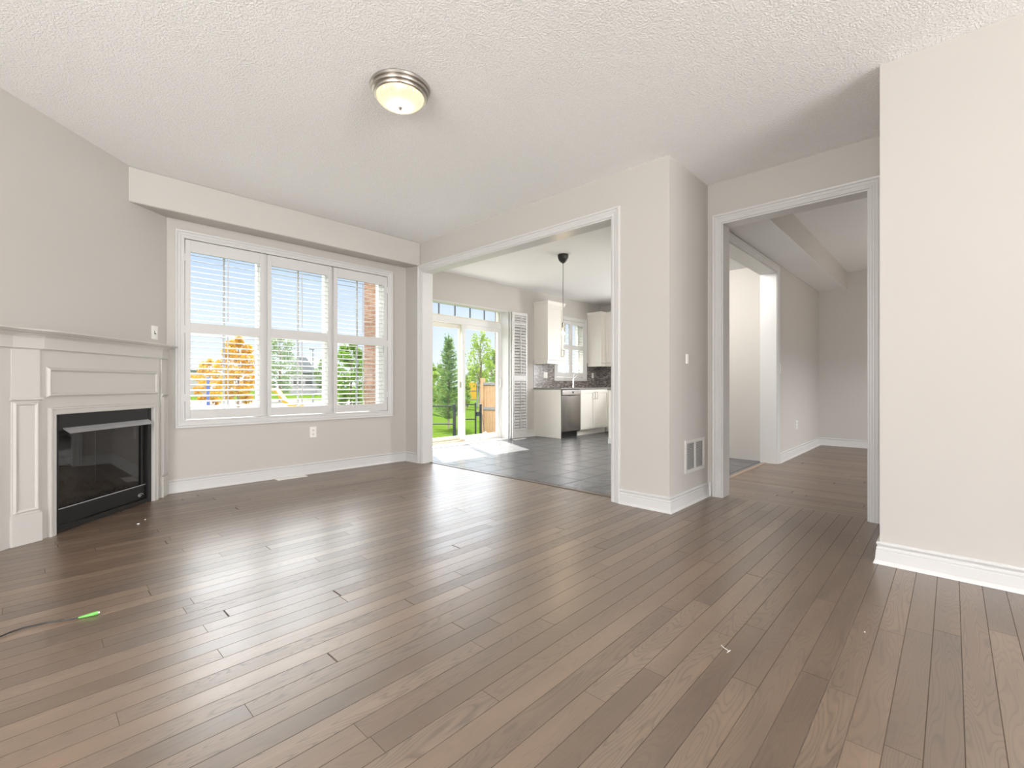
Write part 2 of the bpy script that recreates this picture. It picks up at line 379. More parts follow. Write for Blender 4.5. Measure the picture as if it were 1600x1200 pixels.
# ceilings
struct(MB().prism([(-2.8, -5.3), (4.25, -5.3), (4.25, 1.63), (3.475, 1.63), (3.475, 5.2), (-2.8, 5.2)], H, H + 0.12).build('ceiling', 'ceiling_stipple'))
struct(B((3.475, 9.2, 1.63, 6.15, H, H + 0.12)).build('ceiling_kitchen', 'kitchen_ceiling_paint'))
struct(B((4.25, 9.2, -1.1, 1.63, H, H + 0.12)).build('ceiling_hall', 'ceiling_stipple'))
# walls
def wall(name, *boxes, mat='wall_paint'): return struct(B(*boxes).build(name, mat))
wall('wall_back', (0.3, 1.01, 5.12, 5.30, -0.1, H), (3.135, 3.40, 5.12, 5.30, -0.1, H), (1.01, 3.135, 5.12, 5.30, -0.1, 0.65), (1.01, 3.135, 5.12, 5.30, 2.335, H))
bk = MB().prism([(4.80, 2.455), (5.12, 2.485), (5.12, H), (4.80, H)], 0.35, 3.40, lambda a, b, c_: (c_, a, b))
struct(bk.build('wall_bulkhead', 'wall_paint', bevel=0.012))
lw = MB()
for b in ((-0.76, -0.4425, -0.45, 0, -0.1, H), (0.4425, 4.5, -0.15, 0, -0.1, H), (-0.4425, 0.4425, -0.12, 0, 0.785, H)): lw.box(*b, mp=hearth_mp)
struct(lw.build('wall_left', 'wall_paint'))
wall('wall_side', (-2.8, -2.6, 1.2, 1.75, -0.1, H), (-2.8, -2.6, -5.3, -0.6, -0.1, H), (-2.8, -2.6, -0.6, 1.2, -0.1, 0.3), (-2.8, -2.6, -0.6, 1.2, 2.5, H))  # opening in this wall is invented to let fill light in
wall('wall_rear', (-2.8, -1.4, -5.3, -5.1, -0.1, H), (2.4, 3.4, -5.3, -5.1, -0.1, H), (-1.4, 2.4, -5.3, -5.1, -0.1, 0.3), (-1.4, 2.4, -5.3, -5.1, 2.5, H))  # opening here is invented for the rear fill lamp
wall('wall_opening', (3.40, 3.55, 1.57, 2.067, -0.1, H), (3.40, 3.55, 4.766, 5.30, -0.1, H), (3.40, 3.55, 2.067, 4.766, 2.385, H))
wall('wall_recess', (3.55, 4.32, 1.57, 1.70, -0.1, H))
wall('wall_hall', (4.17, 4.32, 1.45, 1.57, -0.1, H), (4.17, 4.32, 0.29, 0.43, -0.1, H), (4.17, 4.32, 0.43, 1.45, 2.385, H))
wall('wall_right', (3.25, 3.40, -5.3, 0.29, -0.1, H), (3.40, 4.32, 0.14, 0.29, -0.1, H))
KY = 5.75
wall('wall_kitchen', (3.55, 4.15, KY, 6.0, -0.1, H), (5.97, 7.33, KY, 6.0, -0.1, H), (8.32, 9.1, KY, 6.0, -0.1, H), (4.15, 5.97, KY, 6.0, 2.285, H), (7.33, 8.32, KY, 6.0, -0.1, 1.12), (7.33, 8.32, KY, 6.0, 2.30, H))
wall('wall_kitchen_side', (8.95, 9.1, 1.56, 2.6, -0.1, H), (8.95, 9.1, 4.0, KY, -0.1, H), (8.95, 9.1, 2.6, 4.0, -0.1, 1.0), (8.95, 9.1, 2.6, 4.0, 2.2, H))  # off-view opening added for the kitchen fill lamp
wall('wall_hall_left', (4.32, 4.40, 1.57, 1.75, -0.1, H), (6.385, 8.95, 1.57, 1.75, -0.1, H), (4.40, 6.385, 1.57, 1.75, 2.367, H))
wall('wall_hall_end', (8.90, 9.1, -1.0, 1.57, -0.1, H))
wall('wall_hall_right', (4.32, 6.3, -1.1, -1.0, -0.1, H), (8.0, 8.9, -1.1, -1.0, -0.1, H), (6.3, 8.0, -1.1, -1.0, -0.1, 0.9), (6.3, 8.0, -1.1, -1.0, 2.3, H))  # off-view opening added for the hall fill lamp
wall('wall_pantry', (6.49, 6.95, 1.75, 2.9, -0.1, H))
wall('wall_hall_bulkhead', (4.32, 8.90, 1.19, 1.57, 2.475, H))
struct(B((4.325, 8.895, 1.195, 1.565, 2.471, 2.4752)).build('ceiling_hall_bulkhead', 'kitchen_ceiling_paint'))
wall('wall_kitchen_soffit', (4.40, 6.49, 1.75, 2.5, 2.50, H), mat='kitchen_ceiling_paint')
# exterior brick
struct(B((3.38, 4.10, 6.0, 6.15, -0.9, 3.0), (3.38, 3.55, 5.30, 6.0, -0.9, 3.0), (6.02, 7.05, 6.0, 6.15, -0.9, 3.0), (8.75, 9.2, 6.0, 6.15, -0.9, 3.0), (4.10, 6.02, 6.0, 6.15, 2.40, 3.0), (7.05, 8.75, 6.0, 6.15, -0.9, 1.0), (7.05, 8.75, 6.0, 6.15, 2.40, 3.0), (4.10, 6.02, 6.06, 6.15, -0.9, -0.02)).build('wall_brick', 'red_brick'))
struct(B((3.2, 9.4, 6.0, 6.62, 2.74, 2.80), (3.2, 9.4, 6.60, 6.66, 2.70, 2.86)).build('shading_eave', 'shading_eave_paint'))  # unseen eave added, its reach sized to keep sun off the transom

BASE = [(0, 0.120), (0.009, 0.1195), (0.0145, 0.115), (0.015, 0.108), (0.010, 0.099), (0.0085, 0.094), (0.0135, 0.090), (0.0145, 0.082), (0.0135, 0.073), (0.016, 0.071), (0.0185, 0.035), (0.020, 0.020), (0.026, 0.006), (0.028, 0), (0, 0)]
def base(name, path, flip=False):
    p = path[::-1] if flip else path
    return struct(MB().sweep(p, BASE, lambda a, b, h: (a, b, h)).build(name, 'trim_paint'))
# left normal of the path must point into the room
def dl(s): q = P0 - DV * s; return (q.x, q.y)
base('baseboard_back', [(3.40, 4.832), (3.40, 5.12), (0.885, 5.12), dl(0.03)], )
base('baseboard_left', [dl(1.545), dl(4.9), ])
base('baseboard_right', [(3.25, -5.1), (3.25, 0.29), (4.17, 0.29), (4.17, 0.365)])
base('baseboard_opening', [(4.17, 1.535), (4.17, 1.57), (3.40, 1.57), (3.40, 1.995)])
base('baseboard_hall', [(8.9, -1.0), (8.9, 1.57), (6.455, 1.57)])
base('baseboard_kitchen', [(6.655, KY), (5.975, KY)])
base('baseboard_kitchen_left', [(4.145, KY), (3.55, KY), (3.55, 4.85)])
CAS = [(0, 0), (0, 0.010), (0.004, 0.0125), (0.014, 0.0125), (0.018, 0.010), (0.028, 0.010), (0.034, 0.0155), (0.048, 0.0165), (0.053, 0.013), (0.058, 0.021), (0.071, 0.023), (0.074, 0.020), (0.074, 0)]
def cas(name, path, mp, closed=False, prof=CAS, mat='trim_paint'): return struct(MB().sweep(path, prof, mp, closed).build(name, mat))
# outward offset = left of path: run so the opening lies on the right
cas('trim_3', [(2.067, 0), (2.067, 2.385), (4.766, 2.385), (4.766, 0)], lambda a, b, h: (3.40 - h, a, b))
cas('trim_4', [(0.43, 0), (0.43, 2.385), (1.45, 2.385), (1.45, 0)], lambda a, b, h: (4.17 - h, a, b))
cas('trim_5', [(4.40, 0), (4.40, 2.367), (6.385, 2.367), (6.385, 0)], lambda a, b, h: (a, 1.57 - h, b))
cas('trim_6', [(4.766, 0), (4.766, 2.385), (2.067, 2.385), (2.067, 0)], lambda a, b, h: (3.55 + h, a, b), prof=[(-d, h) for d, h in CAS])
# jamb linings
def lining(name, boxes): return struct(B(*boxes).build(name, 'trim_paint', bevel=0.0015))
lining('trim_7', [(3.397, 3.553, 2.067, 2.079, 0, 2.385), (3.397, 3.553, 4.754, 4.766, 0, 2.385), (3.397, 3.553, 2.079, 4.754, 2.373, 2.385)])
lining('trim_8', [(4.167, 4.323, 0.43, 0.442, 0, 2.385), (4.167, 4.323, 1.438, 1.45, 0, 2.385), (4.167, 4.323, 0.442, 1.438, 2.373, 2.385)])
lining('trim_9', [(4.40, 4.412, 1.567, 1.753, 0, 2.367), (6.373, 6.385, 1.567, 1.753, 0, 2.367), (4.412, 6.373, 1.567, 1.753, 2.355, 2.367)])

# ------------------------------------------------------------------ windows
# main window: casing, lining, vinyl frames, panes
WX0, WX1, WZ0, WZ1 = 1.017, 3.127, 0.655, 2.325
w1 = cas('window_1', [(WX0, WZ0), (WX0, WZ1), (WX1, WZ1), (WX1, WZ0)], lambda a, b, h: (a, 5.12 - h, b), True)
o = B((WX0 - 0.007, WX0, 5.118, 5.29, WZ0, WZ1), (WX1, WX1 + 0.007, 5.118, 5.29, WZ0, WZ1), (WX0, WX1, 5.118, 5.29, WZ1, WZ1 + 0.008), (WX0, WX1, 5.118, 5.29, WZ0 - 0.004, WZ0)).build('window_lining', 'trim_paint', w1)
vf = MB(); vg = MB(); vm = MB()
cells = [(1.03, 1.71), (1.76, 2.42), (2.47, 3.11)]
for a, b in cells:
    for bx in ((a, a + 0.045, 5.22, 5.29, 0.66, 2.32), (b - 0.045, b, 5.22, 5.29, 0.66, 2.32), (a, b, 5.22, 5.29, 0.66, 0.71), (a, b, 5.22, 5.29, 2.27, 2.32), (a, b, 5.225, 5.285, 1.475, 1.53)): vf.box(*bx)
    vg.box(a + 0.045, b - 0.045, 5.252, 5.256, 0.70, 2.28)
    m = (a + b) / 2; vm.box(m - 0.009, m + 0.009, 5.246, 5.262, 0.71, 2.27)
for a, b in ((1.017, 1.03), (1.71, 1.76), (2.42, 2.47), (3.11, 3.127)): vf.box(a, b, 5.20, 5.29, 0.655, 2.325)
vf.build('window_frame', 'vinyl_white', w1, bevel=0.002); vg.build('pane', 'window_glass', w1); vm.build('muntin', 'grille_grey', w1)

def shutter(label, x0, x1, z0, z1, Y, top, mid0, mid1, bot, stile, tu, tl, pitch=0.0507, lw_=0.062, group='shutter panels of the large window', hinge=None):
    t = thing('window_shutter', label, 'shutter', ((x0 + x1) / 2, Y, z0), 0, group)
    ox, oy, oz = t.location
    L = lambda a: a - ox
    f = MB(); D0, D1 = -0.012, 0.017
    for bx in ((x0, x0 + stile, z0, z1), (x1 - stile, x1, z0, z1), (x0 + stile, x1 - stile, top, z1), (x0 + stile, x1 - stile, mid0, mid1), (x0 + stile, x1 - stile, z0, bot)):
        f.box(L(bx[0]), L(bx[1]), D0, D1, bx[2] - oz, bx[3] - oz)
    f.build('frame', 'trim_paint', t, bevel=0.0025)
    for nm, za, zb, tilt in (('upper_louver_bank', mid1, top, tu), ('lower_louver_bank', bot, mid0, tl)):
        n = max(1, round((zb - za) / pitch)); p = (zb - za) / n; m = MB()
        for i in range(n):
            zc = za + p * (i + 0.5) - oz; prof = []
            for k in range(10):
                g = 2 * math.pi * k / 10; a = lw_ / 2 * math.cos(g); b = 0.0034 * math.sin(g)
                prof.append((0.003 + a * math.cos(tilt) - b * math.sin(tilt), zc + a * math.sin(tilt) + b * math.cos(tilt)))
            vs = [(x, y, z) for x in (L(x0 + stile + 0.001), L(x1 - stile - 0.001)) for y, z in prof]
            m.add(vs, [(k, (k + 1) % 10, 10 + (k + 1) % 10, 10 + k) for k in range(10)] + [tuple(range(9, -1, -1)), tuple(range(10, 20))])
        lb = m.build(nm, 'trim_paint', t, smooth=True)
        xc = (x0 + x1) / 2 - ox
        MB().box(xc - 0.005, xc + 0.005, -0.044, -0.034, za + 0.035 - oz, zb - 0.018 - oz).build('tilt_rod', 'trim_paint', lb, bevel=0.002)
    if hinge:
        for zz in (0.12, 0.5, 0.9):
            MB().box(L(hinge) - 0.007, L(hinge) + 0.007, -0.016, -0.010, zz * (z1 - z0) - 0.035, zz * (z1 - z0) + 0.035).build('hinge', 'trim_paint', t, bevel=0.002)
    return t
SY = 5.125
shutter('white louvred shutter panel of the large window, nearest the fireplace, autumn tree behind', 1.022, 1.700, 0.660, 2.318, SY, 2.208, 1.462, 1.556, 0.748, 0.042, R(11), R(10), hinge=1.022)
shutter('white louvred middle shutter panel of the large window, yellow slide showing through', 1.727, 2.408, 0.660, 2.318, SY, 2.208, 1.462, 1.560, 0.744, 0.040, R(6), R(9))
shutter('white louvred shutter panel of the large window with red brick showing behind its slats', 2.436, 3.122, 0.660, 2.318, SY, 2.208, 1.455, 1.558, 0.744, 0.042, R(9), R(9), hinge=3.122)
struct(B((1.702, 1.725, 5.125, 5.16, 0.66, 2.318), (2.410, 2.434, 5.140, 5.16, 0.66, 2.318)).build('window_1_post', 'trim_paint', bevel=0.002))

# kitchen window
w2 = cas('window_2', [(7.335, 1.125), (7.335, 2.295), (8.315, 2.295), (8.315, 1.125)], lambda a, b, h: (a, KY - h, b), True)
B((7.33, 7.36, 5.90, 5.96, 1.12, 2.30), (8.29, 8.32, 5.90, 5.96, 1.12, 2.30), (7.33, 8.32, 5.90, 5.96, 1.12, 1.16), (7.33, 8.32, 5.90, 5.96, 2.26, 2.30), (7.80, 7.85, 5.90, 5.96, 1.12, 2.30)).build('window_frame', 'vinyl_white', w2)
B((7.36, 8.29, 5.928, 5.932, 1.16, 2.26)).build('pane', 'window_glass', w2)
shutter('small white louvred kitchen window shutter beside the first wall cabinet', 7.34, 7.822, 1.13, 2.29, 5.752, 2.215, 1.70, 1.79, 1.22, 0.05, R(14), R(14), 0.06, 0.062, 'kitchen window shutters')
shutter('small white louvred kitchen window shutter next to the corner wall cabinets', 7.828, 8.31, 1.13, 2.29, 5.752, 2.215, 1.70, 1.79, 1.22, 0.05, R(14), R(14), 0.06, 0.062, 'kitchen window shutters')

# patio door
d1 = struct(B((4.15, 4.21, 5.93, 6.06, 0, 2.36), (5.95, 6.01, 5.93, 6.06, 0, 2.36), (4.21, 5.95, 5.93, 6.06, 2.325, 2.36), (4.21, 5.95, 5.93, 6.06, 1.985, 2.085), (4.21, 5.95, 5.93, 6.06, -0.02, 0.03)).build('door_1', 'vinyl_white', bevel=0.003))
def sash(name, a, b, y, mat):
    o = B((a, a + 0.06, y, y + 0.04, 0.03, 1.985), (b - 0.06, b, y, y + 0.04, 0.03, 1.985), (a + 0.06, b - 0.06, y, y + 0.04, 0.03, 0.115), (a + 0.06, b - 0.06, y, y + 0.04, 1.915, 1.985)).build(name, mat, d1, bevel=0.003)
    B((a + 0.06, b - 0.06, y + 0.018, y + 0.022, 0.115, 1.915)).build('pane', 'window_glass', o); return o
sash('fixed_panel', 4.21, 5.10, 6.005, 'vinyl_cream')
sp = sash('sliding_panel', 5.06, 5.95, 5.945, 'vinyl_white')
hb = MB().tube([(5.925, 5.945, 0.93), (5.925, 5.915, 0.95), (5.925, 5.912, 1.06), (5.925, 5.945, 1.08)], 0.010, 8); hb.build('handle', 'vinyl_white', sp, smooth=True)
B((5.065, 5.075, 5.99, 6.005, 0.92, 1.02)).build('latch', 'black_plastic', sp, bevel=0.002)
tr = B((4.21, 4.25, 5.95, 5.99, 2.085, 2.325), (5.91, 5.95, 5.95, 5.99, 2.085, 2.325), (4.25, 5.91, 5.95, 5.99, 2.085, 2.11), (4.25, 5.91, 5.95, 5.99, 2.30, 2.325)).build('transom', 'vinyl_cream', d1, bevel=0.002)
B((4.25, 5.91, 5.968, 5.972, 2.11, 2.30)).build('pane', 'window_glass', tr)
mm = MB()
for k in range(1, 5): x = 4.25 + 1.66 * k / 5; mm.box(x - 0.008, x + 0.008, 5.960, 5.980, 2.11, 2.30)
mm.build('muntin', 'pole_grey', tr)
B((4.21, 5.10, 5.93, 5.985, 0.03, 0.05)).build('track', 'tan_threshold', d1, bevel=0.002)
struct(B((4.15, 5.97, KY - 0.02, 5.95, -0.03, 0.012)).build('trim_10', 'vinyl_white', bevel=0.004))
struct(B((5.955, 5.972, KY - 0.006, 5.93, 0.012, 2.285), (4.15, 4.165, KY - 0.006, 5.93, 0.012, 2.285), (4.165, 5.955, KY - 0.006, 5.93, 2.27, 2.286)).build('trim_11', 'trim_paint', bevel=0.002))
# folded shutter stack beside the door
bf = thing('bifold_shutter', 'tall white folded louvred shutter stacked flat beside the patio door', 'shutter', (6.16, 5.70, 0.02))
def leaf(yoff, nm):
    f = MB()
    for bx in ((-0.195, -0.15, 0, 2.25), (0.15, 0.195, 0, 2.25), (-0.15, 0.15, 0, 0.13), (-0.15, 0.15, 1.02, 1.12), (-0.15, 0.15, 2.03, 2.06), (-0.15, 0.15, 2.20, 2.25)):
        f.box(bx[0], bx[1], yoff - 0.013, yoff + 0.013, bx[2], bx[3])
    fo = f.build(nm, 'trim_paint', bf, bevel=0.0025)
    for za, zb, nm2 in ((0.13, 1.02, 'lower_louver_bank'), (1.12, 2.03, 'middle_louver_bank'), (2.06, 2.20, 'top_louver_bank')):
        m = MB(); n = round((zb - za) / 0.052); p = (zb - za) / n
        for i in range(n):
            zc = za + p * (i + 0.5)
            m.add([(x, yoff + a * 0.014 + b, zc + a * 0.0215) for x in (-0.149, 0.149) for a, b in ((-1, -0.004), (1, -0.004), (1, 0.004), (-1, 0.004))], [(0, 1, 5, 4), (1, 2, 6, 5), (2, 3, 7, 6), (3, 0, 4, 7), (0, 3, 2, 1), (4, 5, 6, 7)])
        lb = m.build(nm2, 'trim_paint', fo)
        MB().box(-0.006, 0.006, yoff - 0.030, yoff - 0.018, za + 0.03, zb - 0.02).build('tilt_rod', 'trim_paint', lb)
leaf(-0.045, 'front_leaf'); leaf(0.012, 'rear_leaf')

# ------------------------------------------------------------------ fireplace
fm = thing('fireplace_mantel', 'white painted panelled corner fireplace surround with mantel shelf', 'fireplace', hearth_mp(0, 0, 0), DA + math.pi)
OUT = [(-0.685, 0.002), (-0.53, 0.055), (0.53, 0.055), (0.675, 0.005), (0.84, 0.005)]
sb = MB().prism([(0.685, 0.001), (0.53, 0.055), (-0.53, 0.055), (-0.685, 0.001)], 0.785, 1.285)
sb.prism([(0.685, 0.001), (0.53, 0.055), (0.4425, 0.055), (0.4425, 0.001)], 0, 0.785).prism([(-0.4425, 0.001), (-0.4425, 0.055), (-0.53, 0.055), (-0.685, 0.001)], 0, 0.785)
sb.box(0.66, 0.84, 0.001, 0.012, 0, 1.285)
sb.build('surround', 'mantel_paint', fm)
idm = lambda a, b, h: (a, b, h)
MB().sweep(OUT, [(0.0, 1.200), (0.006, 1.200), (0.010, 1.206), (0.022, 1.208), (0.022, 1.283), (0.0, 1.283)], idm).build('frieze', 'mantel_paint', fm)
MB().sweep([(-0.665, 0.0)] + OUT[1:], [(-0.03, 1.279), (0.030, 1.279), (0.034, 1.287), (0.046, 1.289), (0.052, 1.296), (0.066, 1.302), (0.084, 1.305), (0.088, 1.310), (0.102, 1.312), (0.105, 1.316), (0.103, 1.324), (-0.03, 1.324)], idm).build('mantel_shelf', 'mantel_paint', fm)
# big upper panel moulding and hearth trim
PM = [(0, 0), (0, 0.006), (0.004, 0.014), (0.012, 0.017), (0.018, 0.012), (0.024, 0.006), (0.027, 0.006), (0.027, 0)]
fmap = lambda a, b, h: (a, 0.055 + h, b)
MB().sweep([(-0.475, 0.925), (-0.475, 1.07), (0.475, 1.07), (0.475, 0.925)], PM, fmap, True).build('panel_moulding', 'mantel_paint', fm)
MB().sweep([(-0.4425, 0), (-0.4425, 0.785), (0.4425, 0.785), (0.4425, 0)], [(0, 0), (0, 0.015), (0.006, 0.019), (0.030, 0.019), (0.036, 0.022), (0.046, 0.020), (0.048, 0)], fmap).build('hearth_trim', 'mantel_paint', fm)
for sg in (-1, 1):
    c0 = Vector((sg * 0.53, 0.055)); c1 = Vector((sg * 0.685, 0.002)); da = (c1 - c0).normalized(); nn = Vector((-da.y, da.x)) * sg
    def fmp(a, y, z, c0=c0, da=da, nn=nn): q = c0 + da * a + nn * y; return (q.x, q.y, z)
    pl = MB().box(0.012, 0.152, 0, 0.013, 0.17, 1.20, mp=fmp).build('pilaster', 'mantel_paint', fm, bevel=0.002)
    MB().box(0.006, 0.158, 0, 0.026, 0, 0.182, mp=fmp).build('plinth', 'mantel_paint', pl, bevel=0.003)
    MB().sweep([(0.004, 0.893), (0.160, 0.893)], [(0.012, 0.010), (0.012, 0.020), (0.006, 0.026), (-0.004, 0.026), (-0.010, 0.018), (-0.012, 0.010)], lambda a, b, h, f=fmp: f(a, h, b)).build('capital', 'mantel_paint', pl)
    pts = [(0.040, 0.215), (0.040, 0.855), (0.124, 0.855), (0.124, 0.215)]
    MB().sweep(pts, [(0, 0.012), (0, 0.016), (0.005, 0.022), (0.012, 0.024), (0.016, 0.018), (0.020, 0.012)], lambda a, b, h, f=fmp: f(a, h, b), True).build('panel_moulding', 'mantel_paint', pl)

fi = thing('fireplace_insert', 'black glass fronted gas fireplace set in the white surround', 'fireplace', hearth_mp(0, 0, 0), DA + math.pi)
HW = 0.440
B((-HW, -HW + 0.035, 0.0, 0.050, 0.002, 0.782), (HW - 0.035, HW, 0.0, 0.050, 0.002, 0.782), (-HW + 0.035, HW - 0.035, 0.0, 0.050, 0.672, 0.782), (-HW + 0.035, HW - 0.035, 0.0, 0.050, 0.002, 0.036)).build('frame', 'black_metal', fi, bevel=0.003)
fb = MB()
IX = 0.385
for bx in ((-IX, IX, -0.36, -0.35, 0.10, 0.68), (-IX, -IX + 0.01, -0.35, 0.0, 0.10, 0.68), (IX - 0.01, IX, -0.35, 0.0, 0.10, 0.68), (-IX, IX, -0.35, 0.0, 0.10, 0.11), (-IX, IX, -0.35, 0.0, 0.67, 0.68)): fb.box(*bx)
fb.build('firebox', 'firebox_lining', fi)
gl = B((-0.372, 0.372, 0.006, 0.010, 0.15, 0.672)).build('glass_door', 'fire_glass', fi)
B((-0.405, -0.372, 0.004, 0.022, 0.15, 0.672), (0.372, 0.405, 0.004, 0.022, 0.15, 0.672), (-0.372, 0.372, 0.004, 0.018, 0.640, 0.672)).build('door_frame', 'black_metal', gl, bevel=0.003)
lp = B((-0.405, 0.405, 0.010, 0.030, 0.040, 0.152)).build('lower_panel', 'black_metal', fi, bevel=0.004)
B((-0.400, 0.400, 0.026, 0.033, 0.149, 0.154)).build('panel_lip', 'hood_metal', lp)
bd = MB()
arc = [(-0.345 + 0.028 * math.cos(g), 0.0318, 0.070 + 0.016 * math.sin(g)) for g in [math.pi * k / 12 for k in range(13)]]
bd.tube(arc, 0.0022, 6)
bd.tube([(-0.352 + 0.030 * k / 8, 0.0318, 0.068 + 0.010 * math.sin(k * 1.25)) for k in range(9)], 0.0022, 6)
bd.build('badge', 'hood_metal', lp, smooth=True)
kn = MB()
for z in (0.128, 0.150): kn.ball((0.412, 0.036, z), 0.006)
kn.build('latch', 'hood_metal', fi, smooth=True)
hd = MB().prism([(0.045, 0.688), (0.098, 0.655), (0.100, 0.659), (0.047, 0.694)], -0.405, 0.375, lambda a, b, c_: (c_, a, b)); hd.build('hood', 'hood_metal', fi)
em = MB(); random.seed(4)
for i in range(70):
    em.ball((random.uniform(-0.34, 0.34), random.uniform(-0.30, -0.05), 0.125 + random.uniform(0, 0.02)), random.uniform(0.014, 0.03), 6, (1, 1, 0.7))
em.build('ember_bed', 'ember_rock', fi, smooth=True)['kind'] = 'stuff'
for k, (x0, y0, z0, x1, y1, z1, r_) in enumerate(((-0.30, -0.22, 0.17, 0.28, -0.20, 0.18, 0.038), (-0.22, -0.10, 0.165, 0.05, -0.24, 0.25, 0.030), (0.30, -0.08, 0.165, -0.02, -0.22, 0.26, 0.030), (-0.08, -0.08, 0.17, 0.20, -0.10, 0.19, 0.028))):
    n = 8; pts = [(x0 + (x1 - x0) * i / n, y0 + (y1 - y0) * i / n, z0 + (z1 - z0) * i / n + random.uniform(-.006, .006)) for i in range(n + 1)]
    MB().tube(pts, [r_ * random.uniform(0.85, 1.12) for _ in pts], 9).build('log', 'log_bark', fi, smooth=True)

# ------------------------------------------------------------------ ceiling lamp and pendant
lc = (1.535, 2.37)
cl = thing('ceiling_light', 'round flush ceiling light with brushed nickel rings and ribbed glass dome', 'ceiling light', (lc[0], lc[1], H))
MB().lathe([(0.02, -0.002), (0.172, -0.002), (0.175, -0.008), (0.172, -0.020), (0.163, -0.024), (0.166, -0.030), (0.163, -0.040), (0.152, -0.044), (0.154, -0.050), (0.150, -0.058), (0.140, -0.060), (0.132, -0.054), (0.130, -0.03), (0.02, -0.03)], seg=64).build('base_ring', 'brushed_nickel', cl, smooth=True)
MB().lathe([(0.138 * math.sin(g), -0.056 - 0.062 * (1 - (1 - math.cos(math.pi / 2 - g)) )) for g in [math.pi / 2 * (1 - k / 12) for k in range(13)] if True][:0] or [(0.138 * math.cos(a), -0.056 - 0.064 * math.sin(a)) for a in [math.pi / 2 * k / 12 for k in range(13)]], seg=64).build('glass_dome', 'frosted_ribbed_glass', cl, smooth=True)
MB().lathe([(0.0005, -0.134), (0.006, -0.132), (0.009, -0.127), (0.006, -0.123), (0.013, -0.121), (0.013, -0.118), (0.0005, -0.117)], seg=20).build('finial', 'brushed_nickel', cl, smooth=True)
MB().ball((0.0, 0.03, -0.070), 0.022, 14).build('bulb', 'lamp_bulb', cl, smooth=True)
def plight(name, loc, e, col, r_):
    l = bpy.data.lights.new(name, 'POINT'); l.energy = e; l.color = col; l.shadow_soft_size = r_
    o = bpy.data.objects.new(name, l); C.objects.link(o); o.location = loc; return o
plight('ceiling_light_glow', (lc[0], lc[1], H - 0.095), 1.35, (1, 0.90, 0.76), 0.02)
pc = (5.04, 3.83)
pn = thing('pendant_light', 'bare filament bulb pendant on black cord hanging from the kitchen ceiling', 'pendant light', (pc[0], pc[1], H))
MB().lathe([(0.001, -0.001), (0.072, -0.001), (0.074, -0.010), (0.070, -0.045), (0.056, -0.080), (0.030, -0.104), (0.010, -0.118), (0.001, -0.120)], seg=32).build('canopy', 'black_plastic', pn, smooth=True)
MB().tube([(0, 0, -0.115), (0.003, 0.001, -0.25), (-0.003, 0, -0.45), (0.001, 0, -0.7), (0, 0, -0.925)], 0.0035, 8).build('cord', 'cable_black', pn, smooth=True)
MB().lathe([(0.001, -0.915), (0.010, -0.918), (0.017, -0.928), (0.018, -0.975), (0.014, -0.985), (0.001, -0.986)], seg=20).build('socket', 'brushed_nickel', pn, smooth=True)
bb = MB().lathe([(0.014, -0.978), (0.018, -0.99), (0.028, -1.03), (0.032, -1.06), (0.028, -1.09), (0.016, -1.108), (0.001, -1.112)], seg=24).build('bulb', 'bulb_glass', pn, smooth=True)
MB().tube([(0.007 * math.cos(k * 0.9), 0.007 * math.sin(k * 0.9), -1.01 - 0.0026 * k) for k in range(30)], 0.0016, 6).build('filament', 'lamp_filament', bb, smooth=True)
plight('pendant_glow', (pc[0], pc[1], H - 1.06), 4, (1, 0.75, 0.45), 0.03)

# ------------------------------------------------------------------ wall plates, vents
def plate(name, label, cat, org, ux, nx, kind, wd=0.072, hg=0.116, group=None):
    # org: centre on wall; ux: direction along the wall; nx: out of the wall
    t = thing(name, label, cat, org, math.atan2(ux[1], ux[0]), group)
    sgn = 1 if ux[0] * nx[1] - ux[1] * nx[0] > 0 else -1
    Y = lambda a, b: (min(a * sgn, b * sgn), max(a * sgn, b * sgn))
    y0, y1 = Y(0, 0.006); MB().box(-wd / 2, wd / 2, y0, y1, -hg / 2, hg / 2).build('plate', 'white_plastic', t, bevel=0.002)
    if kind == 'toggle':
        y0, y1 = Y(0.005, 0.008); MB().box(-0.008, 0.008, y0, y1, -0.014, 0.014).build('slot', 'slot_dark', t)
        y0, y1 = Y(0.006, 0.020); MB().box(-0.0045, 0.0045, y0, y1, -0.002, 0.012).build('toggle', 'white_plastic', t, bevel=0.001)
    elif kind == 'outlet':
        for zc in (0.021, -0.021):
            y0, y1 = Y(0.005, 0.009); rc = MB().box(-0.017, 0.017, y0, y1, zc - 0.015, zc + 0.015).build('receptacle', 'white_plastic', t, bevel=0.003)
            y0, y1 = Y(0.0085, 0.0098)
            for x in (-0.007, 0.007): MB().box(x - 0.0016, x + 0.0016, y0, y1, zc - 0.003, zc + 0.008).build('slot', 'slot_dark', rc)
            MB().box(-0.003, 0.003, y0, y1, zc - 0.011, zc - 0.006).build('ground_hole', 'slot_dark', rc)
    else:
        y0, y1 = Y(0.005, 0.010); MB().box(-0.017, 0.017, y0, y1, -0.033, 0.033).build('rocker', 'white_plastic', t, bevel=0.002)
    y0, y1 = Y(0.0055, 0.0075)
    for z in (-hg * 0.42, hg * 0.42): MB().box(-0.003, 0.003, y0, y1, z - 0.003, z + 0.003).build('screw', 'white_plastic', t)
    return t
q = P0 - DV * 0.155
plate('light_switch', 'white toggle switch on the wall above the mantel', 'switch', (q.x, q.y, 1.43), -DV, NV, 'toggle')
plate('wall_outlet', 'white duplex outlet on the wall below the large window', 'outlet', (2.20, 5.12, 0.455), (1, 0), (0, -1), 'outlet')
plate('light_switch', 'white rocker plate above the return air grille beside the hall doorway', 'switch', (3.722, 1.57, 1.19), (1, 0), (0, -1), 'rocker', 0.05, 0.08)
